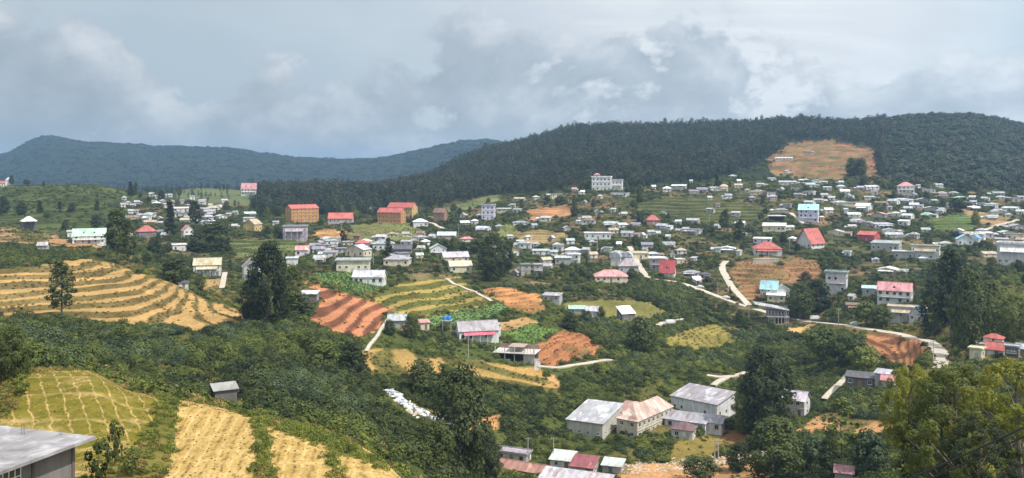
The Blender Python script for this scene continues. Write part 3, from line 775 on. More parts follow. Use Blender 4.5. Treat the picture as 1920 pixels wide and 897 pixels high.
def house(loc, rz, w, dep, wh, rh, typ='gable', roof='w', wall='W', st=1, name='house', near=False, rmat=None, over=0.45, porch=False, porchcol=None,
          dormers=0, windows=True, annex=0, foot=2.5, ends=True, wallcol=None, roofcol=None, roofname='roof', doors=1, winh=None, bands=False):
    """one building: front towards local -y, width along local x"""
    root = empty(name, loc, rz)
    hx, hy = w / 2, dep / 2
    wc = wallcol or vary(PAL[wall]); rc = roofcol or vary(PAL[roof], 0.25 if roof in 'wgh' else .12)
    rm = rmat or 'roof'
    b = MB()
    if typ == 'open':
        for sx in (-1, 1):
            for sy in (-1, 1):
                x, y = sx * (hx - .15), sy * (hy - .15)
                pb = MB().box(x - .14, x + .14, y - .14, y + .14, -foot, wh)
                link('post', pb.mesh('post', ('wall',)), root, color=wc)
        link('floor_slab', MB().box(-hx, hx, -hy, hy, -foot, .25).mesh('floor_slab', ('wall',)), root, color=wc)
        link('low_wall', MB().box(-hx + .32, hx - .32, hy - .3, hy - .1, .25, wh * .8).mesh('low_wall', ('wall',)), root, color=vary(PAL['D']))
    else:
        b.box(-hx, hx, -hy, hy, -foot, wh)
        if typ == 'gable':
            for s in (-1, 1):
                x0, x1 = s * hx, s * (hx - .15)
                b.poly([(x0,-hy,wh),(x0,hy,wh),(x0,0,wh+rh),(x1,-hy,wh),(x1,hy,wh),(x1,0,wh+rh)], [(0,1,2),(3,5,4),(0,2,5,3),(1,4,5,2)])
        elif typ == 'gabley':
            for s in (-1, 1):
                y0, y1 = s * hy, s * (hy - .15)
                b.poly([(-hx,y0,wh),(hx,y0,wh),(0,y0,wh+rh),(-hx,y1,wh),(hx,y1,wh),(0,y1,wh+rh)], [(0,1,2),(3,5,4),(0,2,5,3),(1,4,5,2)])
        elif typ == 'shed':
            b.poly([(-hx,-hy,wh),(hx,-hy,wh),(hx,hy,wh),(-hx,hy,wh),(hx,hy,wh+rh),(-hx,hy,wh+rh)], [(1,2,4),(0,5,3),(2,3,5,4),(0,1,4,5)])
        link('wall', b.mesh('wall', ('wall',)), root, color=wc)
    r = MB()
    o, t = over, .14
    if typ == 'gable':
        k = rh / hy
        for s in (-1, 1):
            q = [(-hx-o, s*(hy+o), wh-o*k+t), (hx+o, s*(hy+o), wh-o*k+t), (hx+o, 0, wh+rh+t), (-hx-o, 0, wh+rh+t)]
            r.slab(q if s < 0 else q[::-1], t - .012)
        r.box(-hx-o-.02, hx+o+.02, -.16, .16, wh+rh+t-.05, wh+rh+t+.07)
    elif typ == 'gabley':
        k = rh / hx
        for s in (-1, 1):
            q = [(s*(hx+o), -hy-o, wh-o*k+t), (0, -hy-o, wh+rh+t), (0, hy+o, wh+rh+t), (s*(hx+o), hy+o, wh-o*k+t)]
            r.slab(q if s < 0 else q[::-1], t - .012)
        r.box(-.16, .16, -hy-o-.02, hy+o+.02, wh+rh+t-.05, wh+rh+t+.07)
    elif typ in ('hip', 'open'):
        L = max(hx - hy, .3) if hx >= hy else 0
        M = max(hy - hx, 0)
        e = [(-hx-o,-hy-o,wh),(hx+o,-hy-o,wh),(hx+o,hy+o,wh),(-hx-o,hy+o,wh)]
        if hx >= hy:
            g = [(-L,0,wh+rh),(L,0,wh+rh)]
            r.poly(e + g, [(0,1,5,4),(1,2,5),(2,3,4,5),(3,0,4),(3,2,1,0)])
        else:
            g = [(0,-M,wh+rh),(0,M,wh+rh)]
            r.poly(e + g, [(0,1,4),(1,2,5,4),(2,3,5),(3,0,4,5),(3,2,1,0)])
        r.box(-hx-o-.02, hx+o+.02, -hy-o-.02, hy+o+.02, wh-.13, wh-.004)
    elif typ == 'flat':
        r.box(-hx-o, hx+o, -hy-o, hy+o, wh+.004, wh+.2)
        for a in ((-hx-o,hx+o,-hy-o,-hy-o+.14),(-hx-o,hx+o,hy+o-.14,hy+o),(-hx-o,-hx-o+.14,-hy-o+.14,hy+o-.14),(hx+o-.14,hx+o,-hy-o+.14,hy+o-.14)):
            r.box(*a, wh+.2, wh+.2+rh)
    elif typ == 'shed':
        k = rh / dep
        r.slab([(-hx-o,-hy-o,wh-o*k+t),(hx+o,-hy-o,wh-o*k+t),(hx+o,hy+o,wh+rh+o*k+t),(-hx-o,hy+o,wh+rh+o*k+t)], t - .012)
    elif typ == 'vault':
        n = 10
        pts = []
        for y in (-hy - o, hy + o):
            for k in range(n + 1):
                an = pi * k / n
                pts.append((-(hx + o) * cos(an), y, wh + .01 + rh * sin(an)))
        fs = [(k, k + 1, n + 2 + k, n + 1 + k) for k in range(n)]
        r.poly(pts, [tuple(reversed(f)) for f in fs] + [tuple(range(n + 1)), tuple(reversed(range(n + 1, 2 * n + 2))), (0, n + 1, 2 * n + 1, n)])
    ro = link(roofname, r.mesh('roof', (rm,)), root, color=rc)
    for k in range(dormers):
        x = -hx + w * (k + 1) / (dormers + 1)
        d = MB()
        yf = -hy * .72
        zb = wh + rh * .28
        d.poly([(x-.9,yf,zb),(x+.9,yf,zb),(x,yf,zb+1.5),(x-.9,yf+hy*.6,zb+rh*.4),(x+.9,yf+hy*.6,zb+rh*.4),(x,0.0,zb+1.5)], [(0,1,2),(0,2,5,3),(1,4,5,2)])
        dd = link('dormer', d.mesh('dormer', (rm,)), ro, color=rc)
        d2 = MB().poly([(x-.6,yf-.02,zb+.12),(x+.6,yf-.02,zb+.12),(x,yf-.02,zb+1.1)], [(0,1,2)])
        link('dormer_window', d2.mesh('dormer_window', ('glass',)), ro)
    if windows and typ != 'open':
        sh = wh / st
        wsz = winh or min(1.35, sh * .46)
        zoff = sh * .34
        fr, pn, pw = shared('fr', window_frame_mesh), shared('pn', pane_mesh), shared('pw', plain_window_mesh)
        tc_ = vary(PAL['W'] if wall not in 'WL' or random.random() < .6 else PAL['B'])
        def win(x, y, z, rot):
            if near:
                f = link('window', fr, root, (x, y, z), rot, tc_, (wsz * .95, 1, wsz))
                link('pane', pn, f)
            else:
                link('window', pw, root, (x, y, z), rot, tc_, (wsz * .95, 1, wsz))
        n = max(1, min(12, int(w / (2.7 if near else 3.0))))
        for s in range(st):
            for k in range(n):
                x = -hx + w * (k + .5 + random.uniform(-.12, .12) * (0 if bands else 1)) / n
                if n > 2 and not bands and random.random() < .18:
                    continue
                if s == 0 and doors and k == n // 2:
                    dh = min(2.1, sh * .82)
                    do = link('door', shared('dm', door_mesh), root, (x, -hy - .01, 0.02), 0, vary(random.choice([PAL['B'], PAL['D'], PAL['b'], PAL['G']])), (1.0, 1, dh))
                    if near:
                        link('handle', shared('hm', handle_mesh), do)
                else:
                    win(x, -hy - .01, s * sh + zoff, 0)
            if ends:
                ne = max(1, int(dep / 3.6))
                for e in (-1, 1):
                    if e * sin(rz) > .45 or dep < 3.5:
                        continue
                    for k in range(ne):
                        win(e * (hx + .01), -hy + dep * (k + .5) / ne, s * sh + zoff, e * pi / 2)
            if (bands or (st > 1 and s)) and s:
                z = s * sh
                link('ledge', MB().box(-hx-.12, hx+.12, -hy-.22, -hy+.05, z-.1, z+.06).mesh('ledge', ('trim',)), root, color=vary(wc))
    if st > 1 and not bands and not porch and typ != 'open' and random.random() < .75:
        z = wh / st
        bl = link('balcony', MB().box(-hx*.75, hx*.75, -hy-1.3, -hy-.01, z-.16, z-.02).mesh('balcony', ('wall',)), root, color=vary(wc))
        rl = MB().box(-hx*.75, hx*.75, -hy-1.3, -hy-1.22, z+.72, z+.8)
        for k in range(8):
            x = -hx*.73 + hx*1.46*k/7
            rl.box(x-.03, x+.03, -hy-1.29, -hy-1.23, z-.018, z+.718)
        link('railing', rl.mesh('railing', ('trim',)), bl, color=PAL['W'])
    if annex:
        aw, ad, ah = w * .5, dep * .8, wh * .78
        x0 = hx + .01 if annex > 0 else -hx - aw - .01
        link('annex_wall', MB().box(x0, x0 + aw, -ad / 2, ad / 2, -foot, ah).mesh('annex_wall', ('wall',)), root, color=vary(wc, .2))
        ar = MB().slab([(x0 - .0, -ad/2-.5, ah-.15), (x0+aw+.3, -ad/2-.5, ah-.15), (x0+aw+.3, ad/2+.3, ah+.7), (x0, ad/2+.3, ah+.7)], .1)
        link('annex_roof', ar.mesh('annex_roof', ('sheet',)), root, color=vary(PAL[random.choice('wwgb')], .2))
        link('window', shared('pw', plain_window_mesh), root, (x0 + aw/2, -ad/2-.01, ah*.36), 0, wc, (1.0, 1, min(1.0, ah*.4)))
    if porch:
        pr = MB().slab([(-hx*.8,-hy-2.2,wh*.66),(hx*.8,-hy-2.2,wh*.66),(hx*.8,-hy-.02,wh*.88),(-hx*.8,-hy-.02,wh*.88)], .1)
        po = link('porch_roof', pr.mesh('porch_roof', (rm,)), root, color=porchcol or vary(rc))
        for k in range(max(2, int(w / 3))):
            x = -hx * .76 + hx * 1.52 * k / (max(2, int(w / 3)) - 1)
            link('post', MB().box(x-.09, x+.09, -hy-2.1, -hy-1.92, -foot, wh*.655).mesh('post', ('trim',)), root, color=PAL['W'])
    return root

def register(root, px, py, d, wpx, hpx, kind, desc, short=None):
    THINGS.append(dict(o=root, px=px, py=py, d=d, kind=kind, desc=desc))
    BOXES.append((px - wpx / 2, px + wpx / 2, py - hpx, py, d))
    FOOT.append((root.location.x, root.location.y, max(3.0, wpx * d / F * .62)))
    if short:
        LAND.append((px, py - hpx / 2, short))

def place(x0, x1, ytop, ybase, typ, roof, wall, st=1, yaw=0, label=None, short=None, dr=.75, dmin=0, rfrac=None, cat='house', name='house', group=None, **kw):
    """a building from its outline in the photo, standing where its foot meets the ground"""
    px = (x0 + x1) / 2
    P = hit(px, ybase, dmin)
    d = P[1]
    wm = (x1 - x0) * d / F
    a = abs(radians(yaw))
    w = wm / (cos(a) + dr * sin(a)) - .6
    w = max(2.4, w)
    dep = min(max(3.5, w * dr), 16)
    H = (ybase - ytop) * d / F
    if rfrac is None:
        rfrac = dict(gable=.34, gabley=.36, hip=.36, flat=.06, shed=.16, vault=.4, open=.34)[typ]
    rh = H * rfrac; wh = H - rh
    if typ != 'flat':
        wh = max(wh, 2.0)
    back = (dep * cos(a) + w * sin(a)) / 2 * .9
    v = np.array((P[0], P[1])); v = v / np.linalg.norm(v)
    c = np.array((P[0], P[1])) + v * back
    rz = radians(yaw) - atan2(v[0], v[1])
    z = min(P[2] + .1, gz(c[0], c[1]) + 1.2)
    near = kw.pop('near', d < 430)
    kw.setdefault('foot', 3.5)
    o = house((c[0], c[1], z), rz, w, dep, wh, rh, typ, roof, wall, st, name, near, **kw)
    tag(o, label, cat, group)
    register(o, px, ybase, d, x1 - x0, ybase - ytop, 'house', None if label else '%s house with %s %s' % (WALLN[wall], PLAIN[roof], 'slab' if typ == 'flat' else 'roof'), short)
    return o

# ------------------------------------------------------------------ the buildings one can name
T = place
T(39,68,407,432,'open','h','D',1,10,'small open pavilion with white hipped roof on the left slope','the white pavilion')
T(138,198,430,457,'gable','e','W',2,-4,'white house with long pale green roof and two dormers','the pale green roof', dormers=2, rfrac=.46, dr=.6)
T(126,139,433,446,'shed','w','L',1,0,'small pale outbuilding against the green roofed house')
T(70,92,455,471,'gable','s','G',1,-18,'grey tin shed on bare earth below the green roofed house', rmat='sheet')
T(255,293,424,448,'hip','r','D',1,12,'dark house under a broad red hipped roof on the left','the red hipped roof', rfrac=.45)
T(322,350,459,472,'flat','h','W',1,6,'bright white flat box house left of the dark trees','the white box house')
T(339,364,423,449,'gabley','p','W',2,20,'white two storey house with pinkish gable left of the dark trees')
T(456,492,412,437,'gabley','t','Y',1,-38,'yellow house with plain gable end wall right of the dark trees','the yellow gable house', dr=.9)
T(534,598,385,418,'gable','r','O',4,26,'four storey orange block with red roof, leftmost of the orange blocks','the left orange block', rfrac=.2, dr=.5, bands=True)
T(530,578,424,451,'flat','w','P',2,-6,'mauve two storey house with flat white roof below the orange block', porch=True)
T(615,664,400,420,'gable','r','G',1,-8,'long low house with red roof between the orange blocks','the long red roof', rfrac=.5, dr=.5)
T(707,762,391,419,'gable','r','O',3,-27,'three storey orange block with red roof, front one of the right pair','the right orange blocks', rfrac=.28, dr=.45, bands=True)
T(726,784,381,413,'gable','r','Y',3,-27,'taller ochre block with red roof behind the front orange block', rfrac=.26, dr=.45, dmin=700)
T(812,840,391,414,'gable','b','B',1,-22,'brick house with brown gabled roof right of the orange blocks')
T(773,803,411,426,'hip','h','W',1,5,'white hipped bungalow just below the orange blocks','the white bungalow')
T(902,930,384,413,'flat','w','L',3,-8,'pale three storey tower house with flat slab roof','the pale tower house', bands=True)
T(819,857,436,449,'gable','w','G',1,-5,'long grey house with pale straight roof below the white bungalow', rfrac=.45)
T(804,838,459,481,'gabley','w','W',2,6,'white two storey house with twin windows under its gable','the twin window gable house')
T(826,880,474,494,'gable','w','C',1,14,'cream hall with pale roof and a row of windows','the cream hall', rfrac=.42, dr=.45)
T(838,886,491,512,'gable','k','C',1,10,'low cream annex with yellowish roof in front of the cream hall', rfrac=.4)
T(630,696,488,512,'flat','w','C',1,-5,'long flat roofed house above the vegetable plot','the long flat roofed house', over=.8)
T(660,726,510,534,'gable','w','W',1,-10,'pale house with grey roof directly above the olive gold terraces','the house above the gold terraces', rfrac=.42, rmat='sheet')
T(718,773,480,500,'hip','w','C',1,-12,'hip roofed grey house right of the long flat roofed house')
T(666,694,451,466,'hip','r','C',1,0,'small house with faded red hipped roof among grey roofs','the small faded red roof')
T(646,698,461,484,'gabley','w','C',1,-32,'cream house with whitish roof sloping to the left, among grey roofs')
T(698,740,450,471,'hip','g','W',1,0,'large grey hipped house right of the faded red roof')
T(738,774,460,482,'gable','d','D',1,-4,'dark shed with blackish roof left of the gable house')
T(974,996,496,518,'flat','g','G',2,8,'unfinished grey house frame with bare columns, left one of two','the two unfinished frames', near=True)
T(998,1019,496,518,'flat','w','G',2,8,'unfinished grey house frame with bare columns, right one of two', near=True)
T(1064,1089,477,497,'flat','h','W',2,-12,'white two storey box with dark square windows in mid town','the white two storey box')
T(1040,1072,482,496,'shed','w','G',1,0,'low grey lean-to roof joined left of the white box')
T(1058,1089,464,479,'hip','h','G',1,4,'broad white hipped roof above the white two storey box')
T(1144,1166,473,500,'vault','w','W',1,-10,'white hall with rounded barrel roof, left of the twin vaults','the twin vaults', near=False)
T(1166,1187,473,497,'vault','w','L',1,-10,'pale hall with rounded barrel roof, right of the twin vaults', near=False)
T(1156,1198,486,513,'hip','s','G',1,8,'big grey hipped roof just below the twin vaults', rfrac=.5)
T(1112,1178,508,530,'hip','p','C',1,4,'long pink roofed bungalow above the green slope','the long pink bungalow', rfrac=.5, dr=.6)
T(1236,1268,489,519,'gable','R','W',1,-8,'white house under a tall crimson roof by the road','the crimson roof', rfrac=.72, dormers=1, dr=.8)
T(1217,1248,484,508,'flat','h','G',2,2,'grey house with two white slab ledges left of the crimson roof', over=.9)
T(1095,1146,437,449,'flat','h','W',1,0,'long bright white house with open bays above the fields','the long white house', dr=.4)
T(1109,1148,331,359,'flat','h','W',3,-6,'tall white hillside block with pinkish top against the dark wood','the white hillside block', bands=True, dr=.6, dmin=690)
T(1146,1169,337,358,'flat','h','W',2,-6,'lower white wing with long windows right of the hillside block', dr=.9, dmin=690)
T(1113,1126,325,333,'hip','p','L',1,-6,'small pinkish roof room on top of the hillside block', dmin=725, windows=False)
T(1209,1238,404,421,'hip','r','B',1,10,'lone house with bright red hipped roof below the green terraces','the lone red roof', rfrac=.55)
T(1258,1288,347,358,'shed','h','G',1,-6,'long white roofed shed at the forest edge','the forest edge shed')
T(1242,1259,350,360,'hip','h','W',1,0,'small white roofed house left of the forest edge shed')
T(1497,1536,384,417,'gable','a','L',3,-6,'lilac three storey house with pale blue roof and front gable','the pale blue roof', dormers=1, rfrac=.3)
T(1494,1546,430,468,'gabley','r','W',1,-38,'house under a steep bright red roof falling to the right','the steep red roof', rfrac=.66, dr=1.2, over=.8)
T(1410,1466,455,479,'hip','r','W',1,6,'house with soft red hipped roof above a stone retaining wall','the soft red roof', rfrac=.5, porch=True)
T(1430,1474,420,434,'shed','h','C',1,-2,'shed with long bright white roof on the open slope','the long white shed', rfrac=.3)
T(1440,1473,404,416,'open','w','G',1,0,'open slab on thin columns above the long white shed', rfrac=.12)
T(1682,1714,342,363,'hip','p','W',2,6,'pink roofed white house at the foot of the right hill','the pink house by the hill')
T(1608,1650,435,453,'gable','r','R',1,-26,'red walled house with red roof in the right town','the red walled house')
T(1792,1824,441,462,'gabley','a','W',1,10,'house with light blue gabled roof in the right town','the light blue gables')
T(1816,1840,440,459,'gabley','u','W',1,-20,'deeper blue gabled roof joined right of the light blue house')
T(1872,1930,456,500,'flat','h','W',2,-6,'big white two storey house at the right edge with grey balcony','the big white house', porch=True, bands=True)
T(1634,1690,454,472,'shed','w','G',1,-10,'wide grey lean-to house below the red walled house','the wide grey house')
T(1674,1714,472,487,'flat','h','G',1,-4,'low grey house with white slab canopy left of the columns')
T(1710,1762,461,488,'flat','t','W',2,-4,'grey slab house with white columns left of the tall trees','the columned house', porch=True)
T(1646,1711,532,570,'gable','p','W',2,-8,'white two storey house with pink gabled roof above the road','the pink gabled house', dormers=1, rfrac=.36, dr=.55)
T(1617,1650,539,554,'shed','a','G',1,0,'low shed with teal and white roof left of the pink gabled house')
T(1666,1740,577,603,'flat','t','W',1,-4,'white verandah house with flat roof just above the road bend','the verandah house', dr=.5, porch=True)
T(1704,1733,576,604,'gabley','u','W',1,-4,'blue gabled porch wing at the right of the verandah house', dr=.5, rfrac=.5)
T(1425,1462,528,557,'gable','a','W',2,-10,'white house with aqua roof inside the road bend','the aqua roof', rfrac=.5)
T(1452,1482,536,558,'gabley','w','W',1,8,'white gable house joined right of the aqua roof')
T(1438,1472,552,566,'shed','h','C',1,0,'small white lean-to below the aqua roof')
T(1548,1590,510,551,'flat','w','W',2,-8,'dark balconied two storey house with white lower wall','the dark balcony house', over=.8)
T(1097,1124,576,597,'gable','w','W',1,-6,'white house with grey tin roof in the middle of the shrub slope','the slope house')
T(1066,1100,575,588,'gable','e','G',1,0,'long pale green roof joined left of the slope house')
T(1155,1192,579,604,'shed','h','D',1,30,'shed with bright white tilted roof beside the round dark tree','the tilted white roof', rfrac=.4)
T(1016,1056,553,567,'shed','w','G',1,-14,'grey tin shack at the end of the orange plot', rmat='sheet')
T(562,600,549,569,'shed','w','D',1,-14,'tin roofed shack at the left end of the red terraces','the red terrace shack', rmat='sheet')
T(726,765,592,618,'gable','w','G',1,-6,'small grey house with white roof below the olive gold terraces','the small white roofed house')
T(784,806,603,620,'shed','p','C',1,14,'little hut with striped tin roof left of the blue tanks', rmat='sheet')
T(852,937,606,642,'gable','g','W',1,12,'pink and grey roofed house left of the unfinished building','the pink grey house', rfrac=.42, roofcol=(.36,.33,.35), dr=.5, porch=True, porchcol=(.60,.14,.19))
T(918,940,609,632,'flat','w','W',1,12,'white annex at the right end of the pink grey house')
T(453,490,485,528,'gabley','g','G',2,8,'grey two storey house with two windows below its gable','the grey gable house')
T(363,416,486,519,'gable','t','W',2,-4,'white columned house with brown roof right of the dark trees','the brown roofed columned house', porch=True)
T(536,560,484,500,'flat','h','W',1,-6,'small white flat house right of the big tree')
T(553,582,462,482,'gable','p','W',1,-12,'house with mauve tin roof right of the big tree', rmat='sheet')
T(334,354,528,540,'hip','d','W',1,0,'dark roofed hut above the golden terraces')
T(452,482,344,366,'gable','p','W',2,-6,'pink roofed chalet on the distant green spur','the distant chalet', dormers=2, rfrac=.5, dmin=900)
T(0,8,340,350,'gable','r','W',1,0,'small red roofed house on the tea hill skyline', dmin=700)
T(10,22,333,349,'hip','w','W',1,0,'small white house on the tea hill skyline','the tea hill house', dmin=700)
T(1844,1882,628,652,'hip','r','W',2,-8,'white two storey house with red roof on the right','the white and red house', rfrac=.3)
T(1848,1886,648,668,'gable','r','W',1,-10,'low house with soft red roof in front of the white house', rfrac=.55)
T(1884,1912,650,674,'flat','w','D',2,-6,'dark grey flat block right of the soft red roof','the dark flat block')
T(1828,1846,645,656,'flat','h','W',1,0,'white flat lean-to left of the white and red house')
T(1818,1846,654,676,'flat','k','C',1,-14,'cream house half hidden by the yellow green tree')
T(1906,1940,648,668,'gable','l','G',1,-8,'pale lilac roof cut by the right edge of the view')
T(1585,1642,706,726,'shed','d','D',1,-6,'long dark roofed hut beside the sandy track','the long dark hut')
T(1640,1672,698,724,'shed','w','G',1,-18,'tin hut with pale patched roof left of the yellow tree', rmat='sheet')
T(1652,1680,706,728,'gable','p','G',1,-8,'low hut with pinkish roof beside the yellow tree')
T(1466,1520,738,782,'gable','h','W',2,-20,'white two storey house half hidden behind the dark valley tree','the hidden white house', rfrac=.3)
T(1565,1600,884,910,'shed','p','G',1,0,'pinkish tin roof at the bottom edge behind the thin tree', dmin=120)
T(396,446,733,750,'shed','w','D',1,10,'broken grey tin shack in the shrubs behind the straw beds','the tin shack', rmat='sheet', dmin=115, roofcol=(.34,.33,.31), windows=False, rfrac=.3)

# --- the factory in the valley
def corner_house(cx, cy, w, dep, wh, rh, typ, ang, px, py, wpx, hpx, label, short=None, zb=None, cat='building', name='warehouse', **kw):
    x = (cx - 960) / F * cy
    a = radians(ang)
    z = gz(x, cy) if zb is None else zb
    o = house((x, cy, z), a, w, dep, wh, rh, typ, near=True, name=name, **kw)
    tag(o, label, cat)
    register(o, px, py, cy, wpx, hpx, 'house', None, short)
    return o
ZV = CZ - 80.0
corner_house(1116, 277, 11.6, 17.5, 5.4, 2.0, 'shed', -27, 1113, 826, 104, 76, 'grey roofed warehouse with light roof patches, left end of the factory', 'the left warehouse', ZV, roof='g', wall='C', wallcol=(.52,.50,.44), roofcol=(.40,.40,.42), rmat='sheet', winh=.8, doors=0, st=1)
corner_house(1210, 278.5, 22.5, 7.2, 5.9, 3.6, 'hip', 52, 1212, 828, 105, 80, 'rusty roofed two storey factory building between the warehouses', 'the rusty factory roof', ZV, roof='p', wall='C', wallcol=(.56,.50,.38), roofcol=(.50,.37,.31), rmat='sheet', st=2, bands=True, doors=0, name='factory_building', over=.35)
corner_house(1318, 296, 17.5, 11.5, 5.2, 2.0, 'shed', -44, 1315, 790, 120, 74, 'white walled warehouse with weathered grey roof, right end of the factory', 'the right warehouse', CZ - 79.0, roof='g', wall='W', roofcol=(.33,.31,.33), rmat='sheet', winh=.8, doors=0, st=1)
corner_house(1290, 279, 13, 6.5, 2.8, 1.0, 'shed', -30, 1300, 800, 70, 24, 'low grey lean-to roof in front of the right warehouse', None, CZ - 79.2, roof='g', wall='L', roofcol=(.34,.33,.36), rmat='sheet', name='factory_shed')
corner_house(1322, 277, 11, 5.0, 2.8, 1.0, 'shed', -24, 1325, 803, 60, 22, 'lean-to shed below the bright end wall of the right warehouse', None, CZ - 79.0, roof='g', wall='W', roofcol=(.30,.29,.32), rmat='sheet', name='factory_shed')
corner_house(1282, 270, 6.5, 5.0, 3.0, 1.7, 'hip', -24, 1283, 824, 40, 26, 'small factory hut with dark red hipped roof', None, CZ - 79.6, roof='m', wall='W', roofcol=(.17,.10,.11), name='factory_shed')
corner_house(1185, 284, 7, 9, 5.2, 1.2, 'shed', -27, 1180, 790, 30, 30, 'narrow link building with reddish roof beside the left warehouse', None, ZV, roof='p', wall='C', roofcol=(.40,.24,.21), rmat='sheet', doors=0, name='factory_shed')
# --- long tin sheds at the bottom edge
corner_house(985, 238, 15, 6.0, 2.4, 1.2, 'gable', -26, 980, 890, 90, 34, 'long shed with rust striped red roof at the bottom edge', 'the rust striped shed', CZ - 80.5, roof='p', wall='G', roofcol=(.36,.19,.15), rmat='sheet', name='shed', cat='shed')
corner_house(1080, 228, 18, 6.0, 2.6, 1.0, 'shed', -22, 1070, 897, 120, 24, 'long pale grey shed roof cut by the bottom edge', None, CZ - 80.5, roof='w', wall='G', roofcol=(.46,.43,.46), rmat='sheet', name='shed', cat='shed')
corner_house(1096, 241, 6.2, 6.0, 2.4, 1.2, 'shed', -20, 1096, 885, 42, 26, 'shed with dark maroon roof below the left warehouse', 'the maroon shed', CZ - 80.6, roof='m', wall='G', roofcol=(.27,.09,.10), rmat='sheet', name='shed', cat='shed')
corner_house(1056, 246, 6.0, 5.0, 2.3, 1.0, 'shed', -20, 1056, 874, 40, 24, 'pale mint roofed shed left of the maroon shed', None, CZ - 80.4, roof='e', wall='W', roofcol=(.55,.60,.56), rmat='sheet', name='shed', cat='shed')
corner_house(962, 250, 9.5, 3.6, 2.6, .3, 'flat', -24, 965, 862, 66, 22, 'whitish walled yard building behind the rust striped shed', None, CZ - 80.2, roof='g', wall='W', name='shed', cat='shed')
corner_house(1150, 242, 5.2, 4, 2.0, .7, 'shed', -20, 1150, 888, 34, 18, 'pale mint roofed shed right of the maroon shed', None, CZ - 80.5, roof='e', wall='G', roofcol=(.52,.58,.54), rmat='sheet', name='shed', cat='shed')

# --- the nearest building: bare concrete house at the lower left
def concrete_house():
    A, B_, C_ = np.array((-30.7, 65.4)), np.array((-39.4, 68.2)), np.array((-32.9, 57.0))
    u = (B_ - A) / np.linalg.norm(B_ - A)
    v = np.array((u[1], -u[0]))
    if v @ (C_ - A) < 0:
        v = -v
    ang = atan2(-u[1], -u[0])
    zr = CZ - 19.2
    w, dp = 15.0, 14.0
    ctr = A + u * w / 2 + v * dp / 2
    g = min(gz(*(A)), gz(*ctr), gz(*C_)) - 1.0
    H = zr - g
    root = empty('concrete_house', (ctr[0], ctr[1], g), ang)
    hx, hy = w / 2, dp / 2
    sl = MB().box(-hx, hx, -hy, hy, H - .22, H)
    link('roof_slab', sl.mesh('roof_slab', ('concrete',)), root)
    wl_ = MB().box(-hx + 1.0, hx - 1.0, -hy + 1.0, hy - 1.0, 0, H - .222)
    link('wall', wl_.mesh('wall', ('wall',)), root, color=(.20, .18, .165))
    for x, y, s in ((2.0, hy - 1.4, .9), (-1.5, hy - 1.1, .5), (4.6, hy - .5, .35), (1.0, 1.0, .4), (-3.0, 2.2, .5)):
        for k in range(3):
            link('rebar', MB().tube((x + k * .14, y, H), (x + k * .14 + .03, y + .02, H + s), .012, .012, 5).mesh('rebar', ('dark',)), root)
    be = MB().box(-hx, hx - 8.4, hy - 5.2, hy - 4.9, H + .003, H + .28)
    link('roof_beam', be.mesh('roof_beam', ('concrete',)), root)
    bb = MB().box(-hx + .5, hx - 9.0, hy - 4.2, hy - 2.6, H + .003, H + .12)
    link('roof_patch', bb.mesh('roof_patch', ('concrete',)), root)
    for y, ww, hh in ((-4.0, 1.5, 1.25), (.55, 1.5, 1.25)):
        zt = H - .5
        fr = link('window', shared('fr3', grid_window), root, (hx - 1.0 + .01, y, zt - hh), pi / 2, PAL['h'], (ww, 1, hh))
        link('pane', shared('pn', pane_mesh), fr)
    pl = MB()
    for y in (-hy + 1.0, -1.9, 2.2, hy - 1.25):
        link('pilaster', MB().box(hx - .998, hx - .93, y, y + .25, 0, H - .226).mesh('pilaster', ('wall',)), root, color=(.15, .13, .12))
    tag(root, 'bare concrete house with flat slab roof in the lower left corner', 'house')
    register(root, 60, 897, 62, 240, 95, 'house', None, 'the concrete roof')
def grid_window():
    b = MB()
    for x0, x1 in ((-.5, -.45), (.45, .5), (-.19, -.14), (.14, .19)):
        b.box(x0, x1, -.05, .05, 0, 1)
    for z0, z1 in ((0, .05), (.95, 1), (.47, .52)):
        for x0, x1 in ((-.45, -.19), (-.14, .14), (.19, .45)):
            b.box(x0, x1, -.04, .045, z0, z1)
    return b.mesh('window_grid', ('trim',))
concrete_house()

